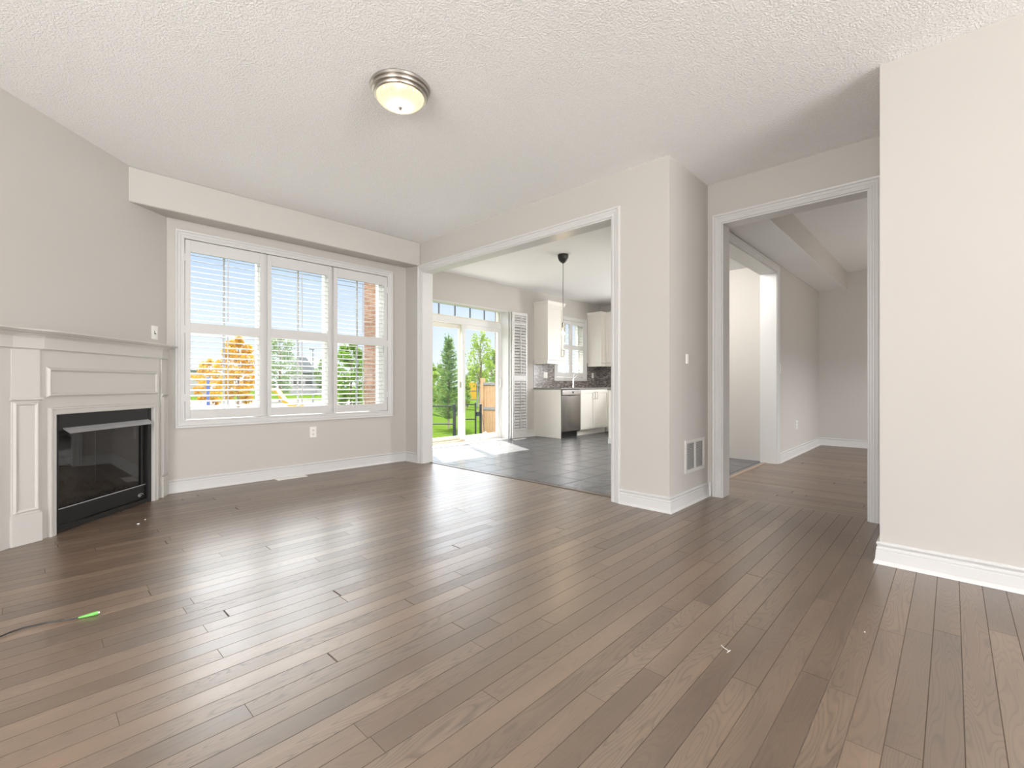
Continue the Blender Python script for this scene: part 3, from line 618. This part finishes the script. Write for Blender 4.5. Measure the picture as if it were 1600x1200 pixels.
plate('light_switch', 'pale switch plate on the hall wall just past the kitchen opening', 'switch', (6.52, 1.57, 1.18), (1, 0), (0, -1), 'rocker')
plate('wall_outlet', 'pale outlet low on the shaded hall wall', 'outlet', (7.40, 1.57, 0.42), (1, 0), (0, -1), 'outlet')

rg = thing('return_air_grille', 'white return air grille low on the wall beside the hall doorway', 'vent', (3.872, 1.57, 0.393))
m = MB(); gx, gz = 0.20, 0.135
for bx in ((-gx, gx, -0.012, 0, gz - 0.028, gz), (-gx, gx, -0.012, 0, -gz, -gz + 0.028), (-gx, -gx + 0.03, -0.012, 0, -gz + 0.028, gz - 0.028), (gx - 0.03, gx, -0.012, 0, -gz + 0.028, gz - 0.028), (-0.012, 0.012, -0.012, 0, -gz + 0.028, gz - 0.028)): m.box(*bx)
m.build('frame', 'grille_enamel', rg, bevel=0.002)
m = MB()
for k in range(17):
    z = -gz + 0.032 + k * 0.0126
    for a, b in ((-gx + 0.03, -0.012), (0.012, gx - 0.03)): m.add([(x, y, z + dz) for x in (a, b) for y, dz in ((-0.010, 0.0035), (-0.010, 0.0048), (-0.002, 0.0005), (-0.002, -0.0008))], [(0, 1, 5, 4), (1, 2, 6, 5), (2, 3, 7, 6), (3, 0, 4, 7), (0, 3, 2, 1), (4, 5, 6, 7)])
m.build('blade_bank', 'grille_enamel', rg)
MB().box(-gx + 0.02, gx - 0.02, -0.0012, 0, -gz + 0.02, gz - 0.02).build('backing', 'duct_grey', rg)

def register(label, c, lx, ly, group=None, rz=0):
    t = thing('floor_register', label, 'vent', (c[0], c[1], 0.0), rz, group)
    m = MB()
    for bx in ((-lx / 2, lx / 2, -ly / 2, -ly / 2 + 0.022), (-lx / 2, lx / 2, ly / 2 - 0.022, ly / 2), (-lx / 2, -lx / 2 + 0.03, -ly / 2 + 0.022, ly / 2 - 0.022), (lx / 2 - 0.03, lx / 2, -ly / 2 + 0.022, ly / 2 - 0.022), (-lx / 2 + 0.03, lx / 2 - 0.03, -0.005, 0.005)): m.box(bx[0], bx[1], bx[2], bx[3], 0.0, 0.006)
    m.build('frame', 'white_plastic', t, bevel=0.002)
    m = MB(); n = int(lx / 0.014)
    for k in range(n): x = -lx / 2 + 0.03 + (lx - 0.06) * (k + 0.5) / n; m.box(x - 0.003, x + 0.003, -ly / 2 + 0.02, ly / 2 - 0.02, 0.0005, 0.005)
    m.build('slat_bank', 'white_plastic', t)
    MB().box(-lx / 2 + 0.01, lx / 2 - 0.01, -ly / 2 + 0.01, ly / 2 - 0.01, 0.0002, 0.0015).build('opening', 'slot_dark', t)
register('white floor register by the baseboard under the large window', (1.935, 5.03), 0.30, 0.10)
register('white floor register in the sunny tiles before the patio door', (4.30, 5.60), 0.30, 0.09)
register('white floor register at the foot of the folded shutter', (6.12, 5.62), 0.30, 0.085)

# ------------------------------------------------------------------ kitchen
CF, CX0 = 5.12, 6.66
def shaker(m, x0, x1, z0, z1, y, fw=0.06, th=0.02, dirn=-1, axis='y'):
    def bx(a, b, c_, d, t0, t1):
        ya, yb = sorted((y + dirn * t0, y + dirn * t1))
        if axis == 'y': m.box(a, b, ya, yb, c_, d)
        else: m.box(ya, yb, a, b, c_, d)
    bx(x0, x0 + fw, z0, z1, 0, th); bx(x1 - fw, x1, z0, z1, 0, th); bx(x0 + fw, x1 - fw, z0, z0 + fw, 0, th); bx(x0 + fw, x1 - fw, z1 - fw, z1, 0, th)
    bx(x0 + fw, x1 - fw, z0 + fw, z1 - fw, 0, th * 0.5)
tag(B((6.655, 6.680, CF, KY - 0.002, 0.001, 0.884)).build('cabinet_end_panel', 'cabinet_paint', bevel=0.002), 'tall plain cream end panel closing the kitchen counter run', 'cabinet')
dw = thing('dishwasher', 'stainless steel dishwasher under the counter with black toe kick', 'dishwasher', (6.97, CF, 0))
MB().box(-0.285, 0.285, 0.0, 0.56, 0.10, 0.875).build('body', 'black_plastic', dw)
pr = [(-0.285 + 0.57 * k / 12, -0.012 - 0.018 * math.sin(math.pi * k / 12)) for k in range(13)]
MB().prism(pr + [(0.285, 0.0), (-0.285, 0.0)], 0.125, 0.775).build('door', 'stainless_steel', dw, smooth=True)
cp = MB().box(-0.285, 0.285, -0.024, 0.0, 0.785, 0.872).build('control_panel', 'stainless_steel', dw, bevel=0.004)
MB().box(0.015, 0.062, -0.026, -0.023, 0.815, 0.850).build('display', 'black_plastic', cp, bevel=0.002)
m = MB().prism([(-0.10 + 0.2 * k / 10, -0.016 * math.sin(math.pi * k / 10) - 0.028) for k in range(11)] + [(0.10, -0.02), (-0.10, -0.02)], 0.768, 0.787); m.build('handle', 'black_plastic', dw)
MB().box(-0.285, 0.255, 0.05, 0.10, 0.002, 0.12).build('toe_kick', 'black_metal', dw)
sc = thing('sink_cabinet', 'cream sink base cabinet with two shaker doors beside the dishwasher', 'cabinet', (7.75, CF, 0))
B((-0.485, 0.485, 0.004, 0.60, 0.10, 0.884), (-0.485, 0.485, 0.065, 0.60, 0.002, 0.10)).build('body', 'cabinet_paint', sc)
for a, b, hx in ((-0.481, -0.003, -0.045), (0.003, 0.481, 0.045)):
    m = MB(); shaker(m, a, b, 0.118, 0.872, 0.002); dr = m.build('door', 'cabinet_paint', sc, bevel=0.0015)
    MB().tube([(hx, -0.018, 0.69), (hx, -0.048, 0.70), (hx, -0.052, 0.76), (hx, -0.048, 0.82), (hx, -0.018, 0.83)], 0.006, 8).build('handle', 'brushed_nickel', dr, smooth=True)
cc = thing('corner_cabinet', 'cream base cabinet run turning the kitchen corner past the sink cabinet', 'cabinet', (8.60, 5.0, 0))
B((-0.358, 0.345, 0.12, 0.745, 0.10, 0.884), (-0.25, 0.345, -1.0, 0.12, 0.10, 0.884), (-0.30, 0.345, 0.185, 0.745, 0.002, 0.10), (-0.20, 0.345, -1.0, 0.185, 0.002, 0.10)).build('body', 'cabinet_paint', cc)
for k in range(2):
    m = MB(); shaker(m, -1.0 + k * 0.55 + 0.003, -1.0 + (k + 1) * 0.55 - 0.003, 0.118, 0.872, -0.252, axis='x'); m.build('door', 'cabinet_paint', cc, bevel=0.0015)
ct = MB().prism([(6.645, KY), (6.645, CF - 0.028), (8.32, CF - 0.028), (8.32, 4.0), (8.948, 4.0), (8.948, KY - 0.001), (6.645, KY - 0.001)][1:], 0.886, 0.915)
tag(ct.build('worktop', 'granite', bevel=0.003), 'dark granite kitchen worktop with the tap standing on it', 'worktop')
struct(B((6.66, 7.255, KY - 0.008, KY, 0.916, 1.44), (8.392, 8.95, KY - 0.008, KY, 0.916, 1.44), (7.255, 8.392, KY - 0.008, KY, 0.916, 1.05), (8.942, 8.95, 4.0, KY - 0.008, 0.916, 1.44)).build('trim_12', 'mosaic_tile'))
struct(B((6.650, 6.660, KY - 0.012, KY, 0.916, 1.44)).build('trim_13', 'hood_metal'))
fc = thing('kitchen_faucet', 'chrome single lever kitchen tap on the worktop below the small window', 'tap', (7.70, 5.60, 0.915))
MB().lathe([(0.001, 0), (0.030, 0.001), (0.030, 0.008), (0.024, 0.014), (0.022, 0.12), (0.024, 0.16), (0.018, 0.185), (0.001, 0.19)], seg=20).build('body', 'chrome', fc, smooth=True)
MB().tube([(0, 0, 0.15), (0.02, -0.03, 0.20), (0.05, -0.08, 0.235), (0.075, -0.13, 0.235), (0.095, -0.17, 0.20)], [0.014, 0.013, 0.012, 0.013, 0.014], 10).build('spout', 'chrome', fc, smooth=True)
MB().tube([(0, 0, 0.18), (0.02, 0.005, 0.215), (0.06, 0.01, 0.27)], [0.012, 0.008, 0.006], 8).build('lever', 'chrome', fc, smooth=True)
def upper(name, label, x0, x1, y0, y1, doors, front='y', loc=None):
    t = thing('wall_cabinet', label, 'cabinet', ((x0 + x1) / 2, (y0 + y1) / 2, 1.40), 0, 'kitchen wall cabinets')
    ox, oy, oz = t.location
    MB().box(x0 - ox, x1 - ox, y0 - oy, y1 - oy, 1.43 - oz, 2.48 - oz).build('body', 'cabinet_paint', t, bevel=0.0015)
    if front == 'y':
        MB().box(x0 - ox, x1 - ox, y0 - 0.012 - oy, y1 - oy, 1.362 - oz, 1.43 - oz).build('light_rail', 'cabinet_paint', t, bevel=0.002)
        MB().sweep([(x0 - ox, y1 - oy), (x0 - ox, y0 - 0.02 - oy), (x1 - ox, y0 - 0.02 - oy), (x1 - ox, y1 - oy)], [(-0.02, 0), (0, 0.0), (-0.004, 0)][:0] or [(0.01, 2.455 - oz), (-0.008, 2.455 - oz), (-0.010, 2.470 - oz), (-0.026, 2.500 - oz), (-0.030, 2.525 - oz), (0.01, 2.525 - oz)], lambda a, b, h: (a, b, h)).build('cornice', 'cabinet_paint', t)
        MB().box(x0 - ox + 0.0, x1 - ox, y0 - oy, y1 - oy, 2.48 - oz, 2.52 - oz).build('top', 'cabinet_paint', t)
        for a, b, hx in doors:
            m = MB(); shaker(m, a - ox, b - ox, 1.435 - oz, 2.455 - oz, y0 - oy); d = m.build('door', 'cabinet_paint', t, bevel=0.0015)
            if hx: MB().tube([(hx - ox, y0 - oy - 0.018, 1.50 - oz), (hx - ox, y0 - oy - 0.05, 1.515 - oz), (hx - ox, y0 - oy - 0.054, 1.57 - oz), (hx - ox, y0 - oy - 0.05, 1.625 - oz), (hx - ox, y0 - oy - 0.018, 1.64 - oz)], 0.006, 8).build('handle', 'brushed_nickel', d, smooth=True)
    else:
        MB().box(x0 - 0.012 - ox, x1 - ox, y0 - oy, y1 - oy, 1.362 - oz, 1.43 - oz).build('light_rail', 'cabinet_paint', t, bevel=0.002)
        MB().sweep([(x0 - 0.02 - ox, y1 - oy), (x0 - 0.02 - ox, y0 - oy)], [(0.01, 2.455 - oz), (-0.008, 2.455 - oz), (-0.010, 2.470 - oz), (-0.026, 2.500 - oz), (-0.030, 2.525 - oz), (0.01, 2.525 - oz)], lambda a, b, h: (a, b, h)).build('cornice', 'cabinet_paint', t)
        MB().box(x0 - ox, x1 - ox, y0 - oy, y1 - oy, 2.48 - oz, 2.52 - oz).build('top', 'cabinet_paint', t)
        for a, b, hx in doors:
            m = MB(); shaker(m, a - oy, b - oy, 1.435 - oz, 2.455 - oz, x0 - ox, axis='x'); m.build('door', 'cabinet_paint', t, bevel=0.0015)
    return t
upper('a', 'cream wall cabinet on the patio door side of the kitchen window', 6.655, 7.14, 5.43, KY - 0.002, [(6.66, 7.135, 7.10)])
upper('b', 'narrow cream wall cabinet between the kitchen window and the corner', 8.44, 8.628, 5.43, KY - 0.002, [(8.443, 8.606, None)])
upper('c', 'cream corner wall cabinet on the far kitchen side wall', 8.63, 8.948, 4.30, 5.43, [(4.305, 4.86, None), (4.865, 5.425, None)], 'x')
plate('wall_outlet', 'white double plate on the mosaic tiles under the first wall cabinet', 'outlet', (6.99, KY - 0.008, 1.16), (1, 0), (0, -1), 'rocker', 0.115, 0.116)
plate('wall_outlet', 'white plate on the mosaic tiles between kitchen window and corner', 'outlet', (8.62, KY - 0.008, 1.17), (1, 0), (0, -1), 'rocker')
isl = thing('kitchen_island', 'white kitchen island end just showing past the opening trim', 'island', (7.20, 3.55, 0))
MB().box(-0.53, 0.55, -0.55, 0.58, 0.002, 0.884).build('body', 'cabinet_paint', isl, bevel=0.003)
MB().box(-0.54, 0.58, -0.58, 0.60, 0.886, 0.915).build('island_top', 'granite', isl, bevel=0.003)
MB().box(-0.545, -0.531, -0.55, 0.58, 0.002, 0.09).build('kick_board', 'trim_paint', isl)

# ------------------------------------------------------------------ small things on the floor
pts = [onz(u, v, 0.006) for u, v in ((-160, 1080), (-80, 1030), (0, 994.7), (18, 987), (36, 981), (72, 973), (107, 968), (126, 964.5))]
cb = thing('cable', 'thin black cable with a bright green tip lying on the boards', 'cable', (pts[-1].x, pts[-1].y, 0))
lo = cb.location.copy()
MB().tube([p - lo for p in pts], 0.003, 8).build('cord', 'cable_black', cb, smooth=True)
a_, b_ = pts[-1] - lo, onz(153, 957.5, 0.009) - lo
tp = MB().tube([a_ + (b_ - a_) * k for k in (-0.12, 0.0, 0.45, 0.75, 1.0)], [0.0034, 0.004, 0.0065, 0.0075, 0.0075], 10).build('plug', 'plug_green', cb, smooth=True)
MB().tube([b_, b_ + (b_ - a_).normalized() * 0.006], 0.004, 10).build('ferrule', 'white_plastic', tp, smooth=True)
random.seed(3)
def chip(label, u, v, r_):
    p = onz(u, v, 0); m = MB(); n = 7
    poly = [(r_ * random.uniform(0.6, 1.1) * math.cos(2 * math.pi * k / n), 0.6 * r_ * random.uniform(0.6, 1.1) * math.sin(2 * math.pi * k / n)) for k in range(n)]
    m.prism(poly, 0.0005, r_ * 0.6); o = m.build('plaster_chip', 'plaster', bevel=0.0005); o.location = p
    return tag(o, label, 'chip', 'white plaster chips on the floor')
chip('white plaster chip on the dark boards in front of the right wall', 1351, 988, 0.005)
chip('larger white plaster chip on the boards before the fireplace', 216, 819, 0.009)
chip('smaller white plaster chip on the boards nearer the fireplace', 227, 812, 0.006)
chip('tiny white plaster chip on the boards by the hall doorway', 1339, 845, 0.004)
pts = [onz(u, v, 0.002) for u, v in ((1127, 1008), (1131, 1012), (1136, 1015), (1139, 1018), (1136, 1020), (1141, 1016))]
th_ = MB().tube(pts, 0.0012, 5).build('thread', 'plaster', smooth=True); tag(th_, 'curled scrap of white thread lying on the dark boards', 'thread')

# ------------------------------------------------------------------ outdoors
GZ = -0.85
struct(B((-80, 120, 5.31, 140, GZ - 0.2, GZ)).build('ground', 'lawn_grass'))
pv = MB(); a, b = at(230, 600, 30), at(640, 600, 30); c_, d = at(640, 600, 52), at(180, 600, 52)
pv.prism([(p.x, p.y) for p in (a, b, c_, d)], GZ, GZ + 0.02); struct(pv.build('pavement', 'pale_paving'))
struct(B((3.9, 7.0, 6.16, 7.4, -0.32, -0.22)).build('raised_slab', 'concrete'))  # pale unseen slab added outside the door to bounce sun onto the kitchen ceiling
def leafquads(m, c, r_, n, size, rnd, flat=1.0):
    for _ in range(n):
        while True:
            v = Vector((rnd.uniform(-1, 1), rnd.uniform(-1, 1), rnd.uniform(-1, 1)))
            if 0.15 < v.length < 1: break
        p = Vector(c) + Vector((v.x * r_[0], v.y * r_[1], v.z * r_[2]))
        a = Vector((rnd.gauss(0, 1), rnd.gauss(0, 1), rnd.gauss(0, 1))).normalized(); b = a.orthogonal().normalized()
        s = size * rnd.uniform(0.6, 1.3); a *= s; b *= s * 0.6
        m.add([p - a, p + b, p + a, p - b], [(0, 1, 2, 3)])
def tree(label, u, d, topv, halfpx, mat, n=2200, size=0.06, bare=0.25, group='trees beyond the yard', seed=1, lean=0):
    rnd = random.Random(seed); p = at(u, 600, d); top = CAMZ + (600 - topv) / FPX * d; h = top - GZ; r_ = halfpx / FPX * d
    t = thing('leafy_tree', label, 'tree', (p.x, p.y, GZ), 0, group)
    m = MB(); m.tube([(0, 0, 0), (0.01 * h * lean, 0, h * 0.3), (0.02 * h, 0.01, h * 0.62), (0, 0, h * 0.93)], [h * 0.016, h * 0.013, h * 0.008, h * 0.002], 8)
    cl_ = MB()
    nb = 16
    for i in range(nb):
        k = bare + (0.92 - bare) * (i + 0.5) / nb; g = i * 2.4
        wd = r_ * math.sin(math.pi * min(1, 0.18 + 0.78 * (k - bare) / (1 - bare))) * rnd.uniform(0.75, 1.0)
        e_ = Vector((math.cos(g) * wd * 0.72, math.sin(g) * wd * 0.72, h * (k + 0.05)))
        m.tube([(0, 0, h * (k - 0.10)), (e_.x * 0.5, e_.y * 0.5, e_.z - 0.04 * h), e_], [h * 0.005, h * 0.0035, h * 0.001], 5)
        leafquads(cl_, e_, (wd * 0.5, wd * 0.5, h * 0.085), n // nb, size, rnd)
    m.build('trunk', 'bark', t, smooth=True); cl_.build('crown', mat, t, fix=False); return t
def spruce(label, u, d, topv, halfpx, n=46, seed=2):
    rnd = random.Random(seed); p = at(u, 600, d); top = CAMZ + (600 - topv) / FPX * d; h = top - GZ; r_ = halfpx / FPX * d * 1.55
    t = thing('spruce_tree', label, 'tree', (p.x, p.y, GZ), 0, 'trees beyond the yard')
    MB().tube([(0, 0, 0), (0, 0, h * 0.5), (0, 0, h * 0.99)], [0.05, 0.03, 0.006], 8).build('trunk', 'bark', t, smooth=True)
    m = MB()
    def needles(a, b, cnt, ln):
        for i in range(cnt):
            k = rnd.random(); q_ = a.lerp(b, k); ax = (b - a).normalized()
            v = (Vector((rnd.gauss(0, 1), rnd.gauss(0, 1), rnd.gauss(0, 1))).normalized() * 0.8 + ax * 0.7).normalized() * ln
            s_ = v.orthogonal().normalized() * 0.010
            s_ *= 1.5; m.add([q_ - s_, q_ + s_, q_ + v], [(0, 1, 2)])
    for i in range(n * 3):
        k = 0.10 + 0.84 * (i + 0.5) / (n * 3); g = i * 2.4 + rnd.uniform(-.3, .3); ln = r_ * (1 - k) * rnd.uniform(0.5, 1.15) * min(1, 0.6 + 2.2 * k) + 0.05
        a = Vector((0, 0, h * k)); b = Vector((math.cos(g) * ln, math.sin(g) * ln, h * k + ln * 0.25)); c2 = b + Vector((math.cos(g) * 0.04, math.sin(g) * 0.04, 0.20))
        needles(a, b, int(50 + 130 * ln), 0.12); needles(b, c2, 20, 0.08)
    needles(Vector((0, 0, h * 0.86)), Vector((0, 0, h)), 70, 0.09)
    m.build('crown', 'spruce_needles', t, fix=False); return t
spruce('slim dark spruce standing behind the black yard fence', 701, 19, 521, 23)
tree('tall thin young tree behind the yard gate, right of the spruce', 750, 24, 519, 25, 'lime_leaves', 1500, 0.075, 0.35, seed=5)
tree('bushy green tree rising behind the wooden fence', 768, 27, 548, 17, 'green_leaves', 2600, 0.07, 0.1, seed=6)
tree('yellow green shrub filling the gap left of the spruce', 684, 34, 571, 20, 'lime_leaves', 2400, 0.10, 0.05, seed=7)
tree('small lime shrub seen through the gate below the thin tree', 729, 34, 590, 8, 'lime_leaves', 1200, 0.09, 0.05, seed=8)
tree('orange autumn tree outside the first shutter panel', 372, 33, 528, 34, 'autumn_leaves', 3600, 0.11, 0.08, seed=9)
tree('low yellow and orange shrub left of the autumn tree', 327, 40, 562, 26, 'autumn_leaves', 1800, 0.12, 0.02, seed=10)
tree('dusty green tree outside the middle shutter panel', 437, 48, 522, 30, 'dusty_leaves', 3600, 0.12, 0.12, seed=11)
tree('bright green tree beside the brick wall outside the third panel', 548, 30, 534, 32, 'green_leaves', 3600, 0.11, 0.05, seed=12)
tree('faint round tree far off behind the grey pole', 506, 80, 560, 16, 'dusty_leaves', 1200, 0.25, 0.1, seed=13)
tree('far pale tree behind the yellow play panel', 742, 90, 572, 20, 'dusty_leaves', 1500, 0.3, 0.05, seed=14)
tree('far tree closing the view left of the door stile', 664, 95, 560, 24, 'green_leaves', 1500, 0.3, 0.05, seed=15)

def fence_line(name, label, u0, u1, d, v0, v1, posts, mid):
    a, b = at(u0, 600, d), at(u1, 600, d); z0 = CAMZ - (v0 - 600) / FPX * d; z1 = CAMZ - (v1 - 600) / FPX * d; zm = CAMZ - (mid - 600) / FPX * d
    t = thing(name, label, 'gate' if 'gate' in name else 'fence', (a.x, a.y, GZ)); e_ = Vector((b.x - a.x, b.y - a.y, 0))
    for zz in (z0, zm): MB().tube([(0, 0, zz - GZ), e_ + Vector((0, 0, zz - GZ))], 0.022, 6).build('rail', 'fence_black', t)
    for k, r_ in posts:
        q_ = e_ * k; MB().box(q_.x - r_, q_.x + r_, q_.y - r_, q_.y + r_, 0, z0 - GZ + 0.06).build('post', 'fence_black', t, bevel=0.004)
    return t, e_, z0
fence_line('yard_fence', 'black metal yard fence with a thick post in front of the spruce', 640, 711, 14.2, 634.5, 660, [(0.0, 0.03), (0.985, 0.036)], 662.5)
g, e_, z0 = fence_line('yard_gate', 'black metal yard gate with latch beside the wooden fence', 716, 743, 14.4, 632, 660, [(0.0, 0.018), (1.0, 0.02)], 655)
MB().box(e_.x + 0.02, e_.x + 0.12, e_.y - 0.05, e_.y + 0.03, 0.84, 0.98).build('latch', 'fence_black', g, bevel=0.01)
q_ = at(751, 600, 14.5); tag(B((q_.x - 0.028, q_.x + 0.028, q_.y - 0.028, q_.y + 0.028, GZ, 0.36)).build('gate_post', 'fence_black', bevel=0.005), 'black gate post between gate latch and wooden fence', 'post')
wf = at(752, 600, 15.5); wf2 = at(800, 600, 15.0)
wt = thing('privacy_fence', 'cedar board privacy fence with grey rails outside the patio door', 'fence', (wf.x, wf.y, GZ)); ev = Vector((wf2.x - wf.x, wf2.y - wf.y, 0)); wl = ev.length; ud = ev.normalized(); wt.rotation_euler = (0, 0, math.atan2(ud.y, ud.x))
for k in range(8): x = 0.10 + k * 0.112; MB().box(x, x + 0.104, 0.0, 0.02, 0.05, 1.84).build('board', 'cedar', wt, bevel=0.004)
MB().box(-0.02, 0.10, -0.03, 0.09, 0, 2.03).build('post', 'cedar', wt, bevel=0.006)
for z in (1.80, 0.98): MB().box(0.09, 1.0, -0.045, 0.0, z, z + 0.09).build('rail', 'grey_wood', wt, bevel=0.004)
mp_ = at(758, 668, 15.0); mo = thing('string_mop', 'pale string mop leaning on the wooden fence', 'mop', (mp_.x, mp_.y, GZ))
MB().tube([(0, 0, 0.12), (-0.03, 0.12, 0.85)], 0.018, 6).build('handle', 'bark', mo)
m = MB(); rnd = random.Random(5)
for k in range(40): g_ = rnd.uniform(0, 6.28); rr = rnd.uniform(0.03, 0.13); m.tube([(0, 0, 0.30), (rr * 0.6 * math.cos(g_), rr * 0.6 * math.sin(g_), 0.25), (rr * math.cos(g_), rr * math.sin(g_), 0.01)], 0.012, 5)
m.build('head', 'mop_cotton', mo, smooth=True)
# playground beyond
pp = at(738, 600, 37); pt = thing('climbing_frame', 'yellow panelled playground frame with dark posts beyond the gate', 'playground', (pp.x, pp.y, GZ), TH - R(90))
MB().box(-0.30, 0.32, -0.03, 0.03, 0.55, 2.0).build('panel', 'play_yellow', pt, bevel=0.02)
for x in (-0.42, 0.40, 0.78): MB().tube([(x, 0, 0), (x, 0, 2.15)], 0.05, 8).build('post', 'pole_grey', pt)
for z in (0.6, 1.3): MB().tube([(-0.42, -0.05, z), (0.78, -0.05, z)], 0.03, 6).build('crossbar', 'pole_grey', pt)
sp_ = at(427, 600, 31); sl = thing('playground_slide', 'bright yellow playground slide outside the middle shutter panel', 'slide', (sp_.x, sp_.y, GZ), TH - R(90))
prof = [(0.0, 1.55), (0.25, 1.52), (0.55, 1.12), (0.85, 0.78), (1.25, 0.55), (1.9, 0.46)]
m = MB()
for i in range(len(prof) - 1):
    (xa, za), (xb, zb) = prof[i], prof[i + 1]
    m.add([(xa, -0.3, za), (xb, -0.3, zb), (xb, 0.3, zb), (xa, 0.3, za), (xa, -0.3, za - 0.24), (xb, -0.3, zb - 0.24), (xb, 0.3, zb - 0.24), (xa, 0.3, za - 0.24)], [(0, 1, 2, 3), (4, 7, 6, 5), (0, 4, 5, 1), (3, 2, 6, 7), (0, 3, 7, 4), (1, 5, 6, 2)])
m.build('chute', 'play_yellow', sl)
MB().box(-0.75, 0.0, -0.4, 0.4, 1.40, 1.5).build('raised_slab', 'pole_grey', sl)
for x in (-0.7, -0.05): MB().tube([(x, -0.35, 0), (x, -0.35, 2.3)], 0.06, 8).build('post', 'pole_grey', sl)
MB().tube([(1.5, 0, 0), (1.5, 0, 0.3)], 0.05, 6).build('support', 'pole_grey', sl)
bp = at(325, 600, 38); tag(MB().tube([(bp.x, bp.y, GZ), (bp.x, bp.y, 1.5)], 0.10, 8).build('sign_post', 'play_blue'), 'dark blue post among the shrubs outside the first shutter panel', 'post')
lp_ = at(489, 600, 45); lt = thing('street_lamp', 'tall grey street lamp pole outside the middle shutter panel', 'street lamp', (lp_.x, lp_.y, GZ))
MB().tube([(0, 0, 0), (0, 0, 5.2)], [0.09, 0.05], 8).build('pole', 'pole_grey', lt); MB().box(-0.35, 0.1, -0.1, 0.1, 5.15, 5.3).build('lamp_head', 'pole_grey', lt, bevel=0.03)
def house(label, u, d, topv, wpx, hroof):
    p = at(u, 600, d); t = thing('house', label, 'house', (p.x, p.y, GZ), TH - R(90), 'houses far beyond the playground'); wd = wpx / FPX * d / 2; top = CAMZ + (600 - topv) / FPX * d - GZ
    MB().box(-wd, wd, -3, 3, 0, top - hroof).build('walls', 'siding', t)
    MB().prism([(-wd - 0.4, top - hroof), (wd + 0.4, top - hroof), (wd * 0.25, top), (-wd * 0.25, top)], -3.4, 3.4, lambda a, b, c_: (a, c_, b)).build('roof', 'shingle', t)
    for x in (-0.5, 0.4): MB().box(x * wd - 0.6, x * wd + 0.6, -3.05, -2.98, (top - hroof) * 0.4, (top - hroof) * 0.75).build('window', 'slot_dark', t)
house('grey roofed house far off left of the autumn tree', 296, 75, 554, 26, 2.6)
house('grey roofed house far off behind the street lamp', 486, 85, 560, 40, 2.8)
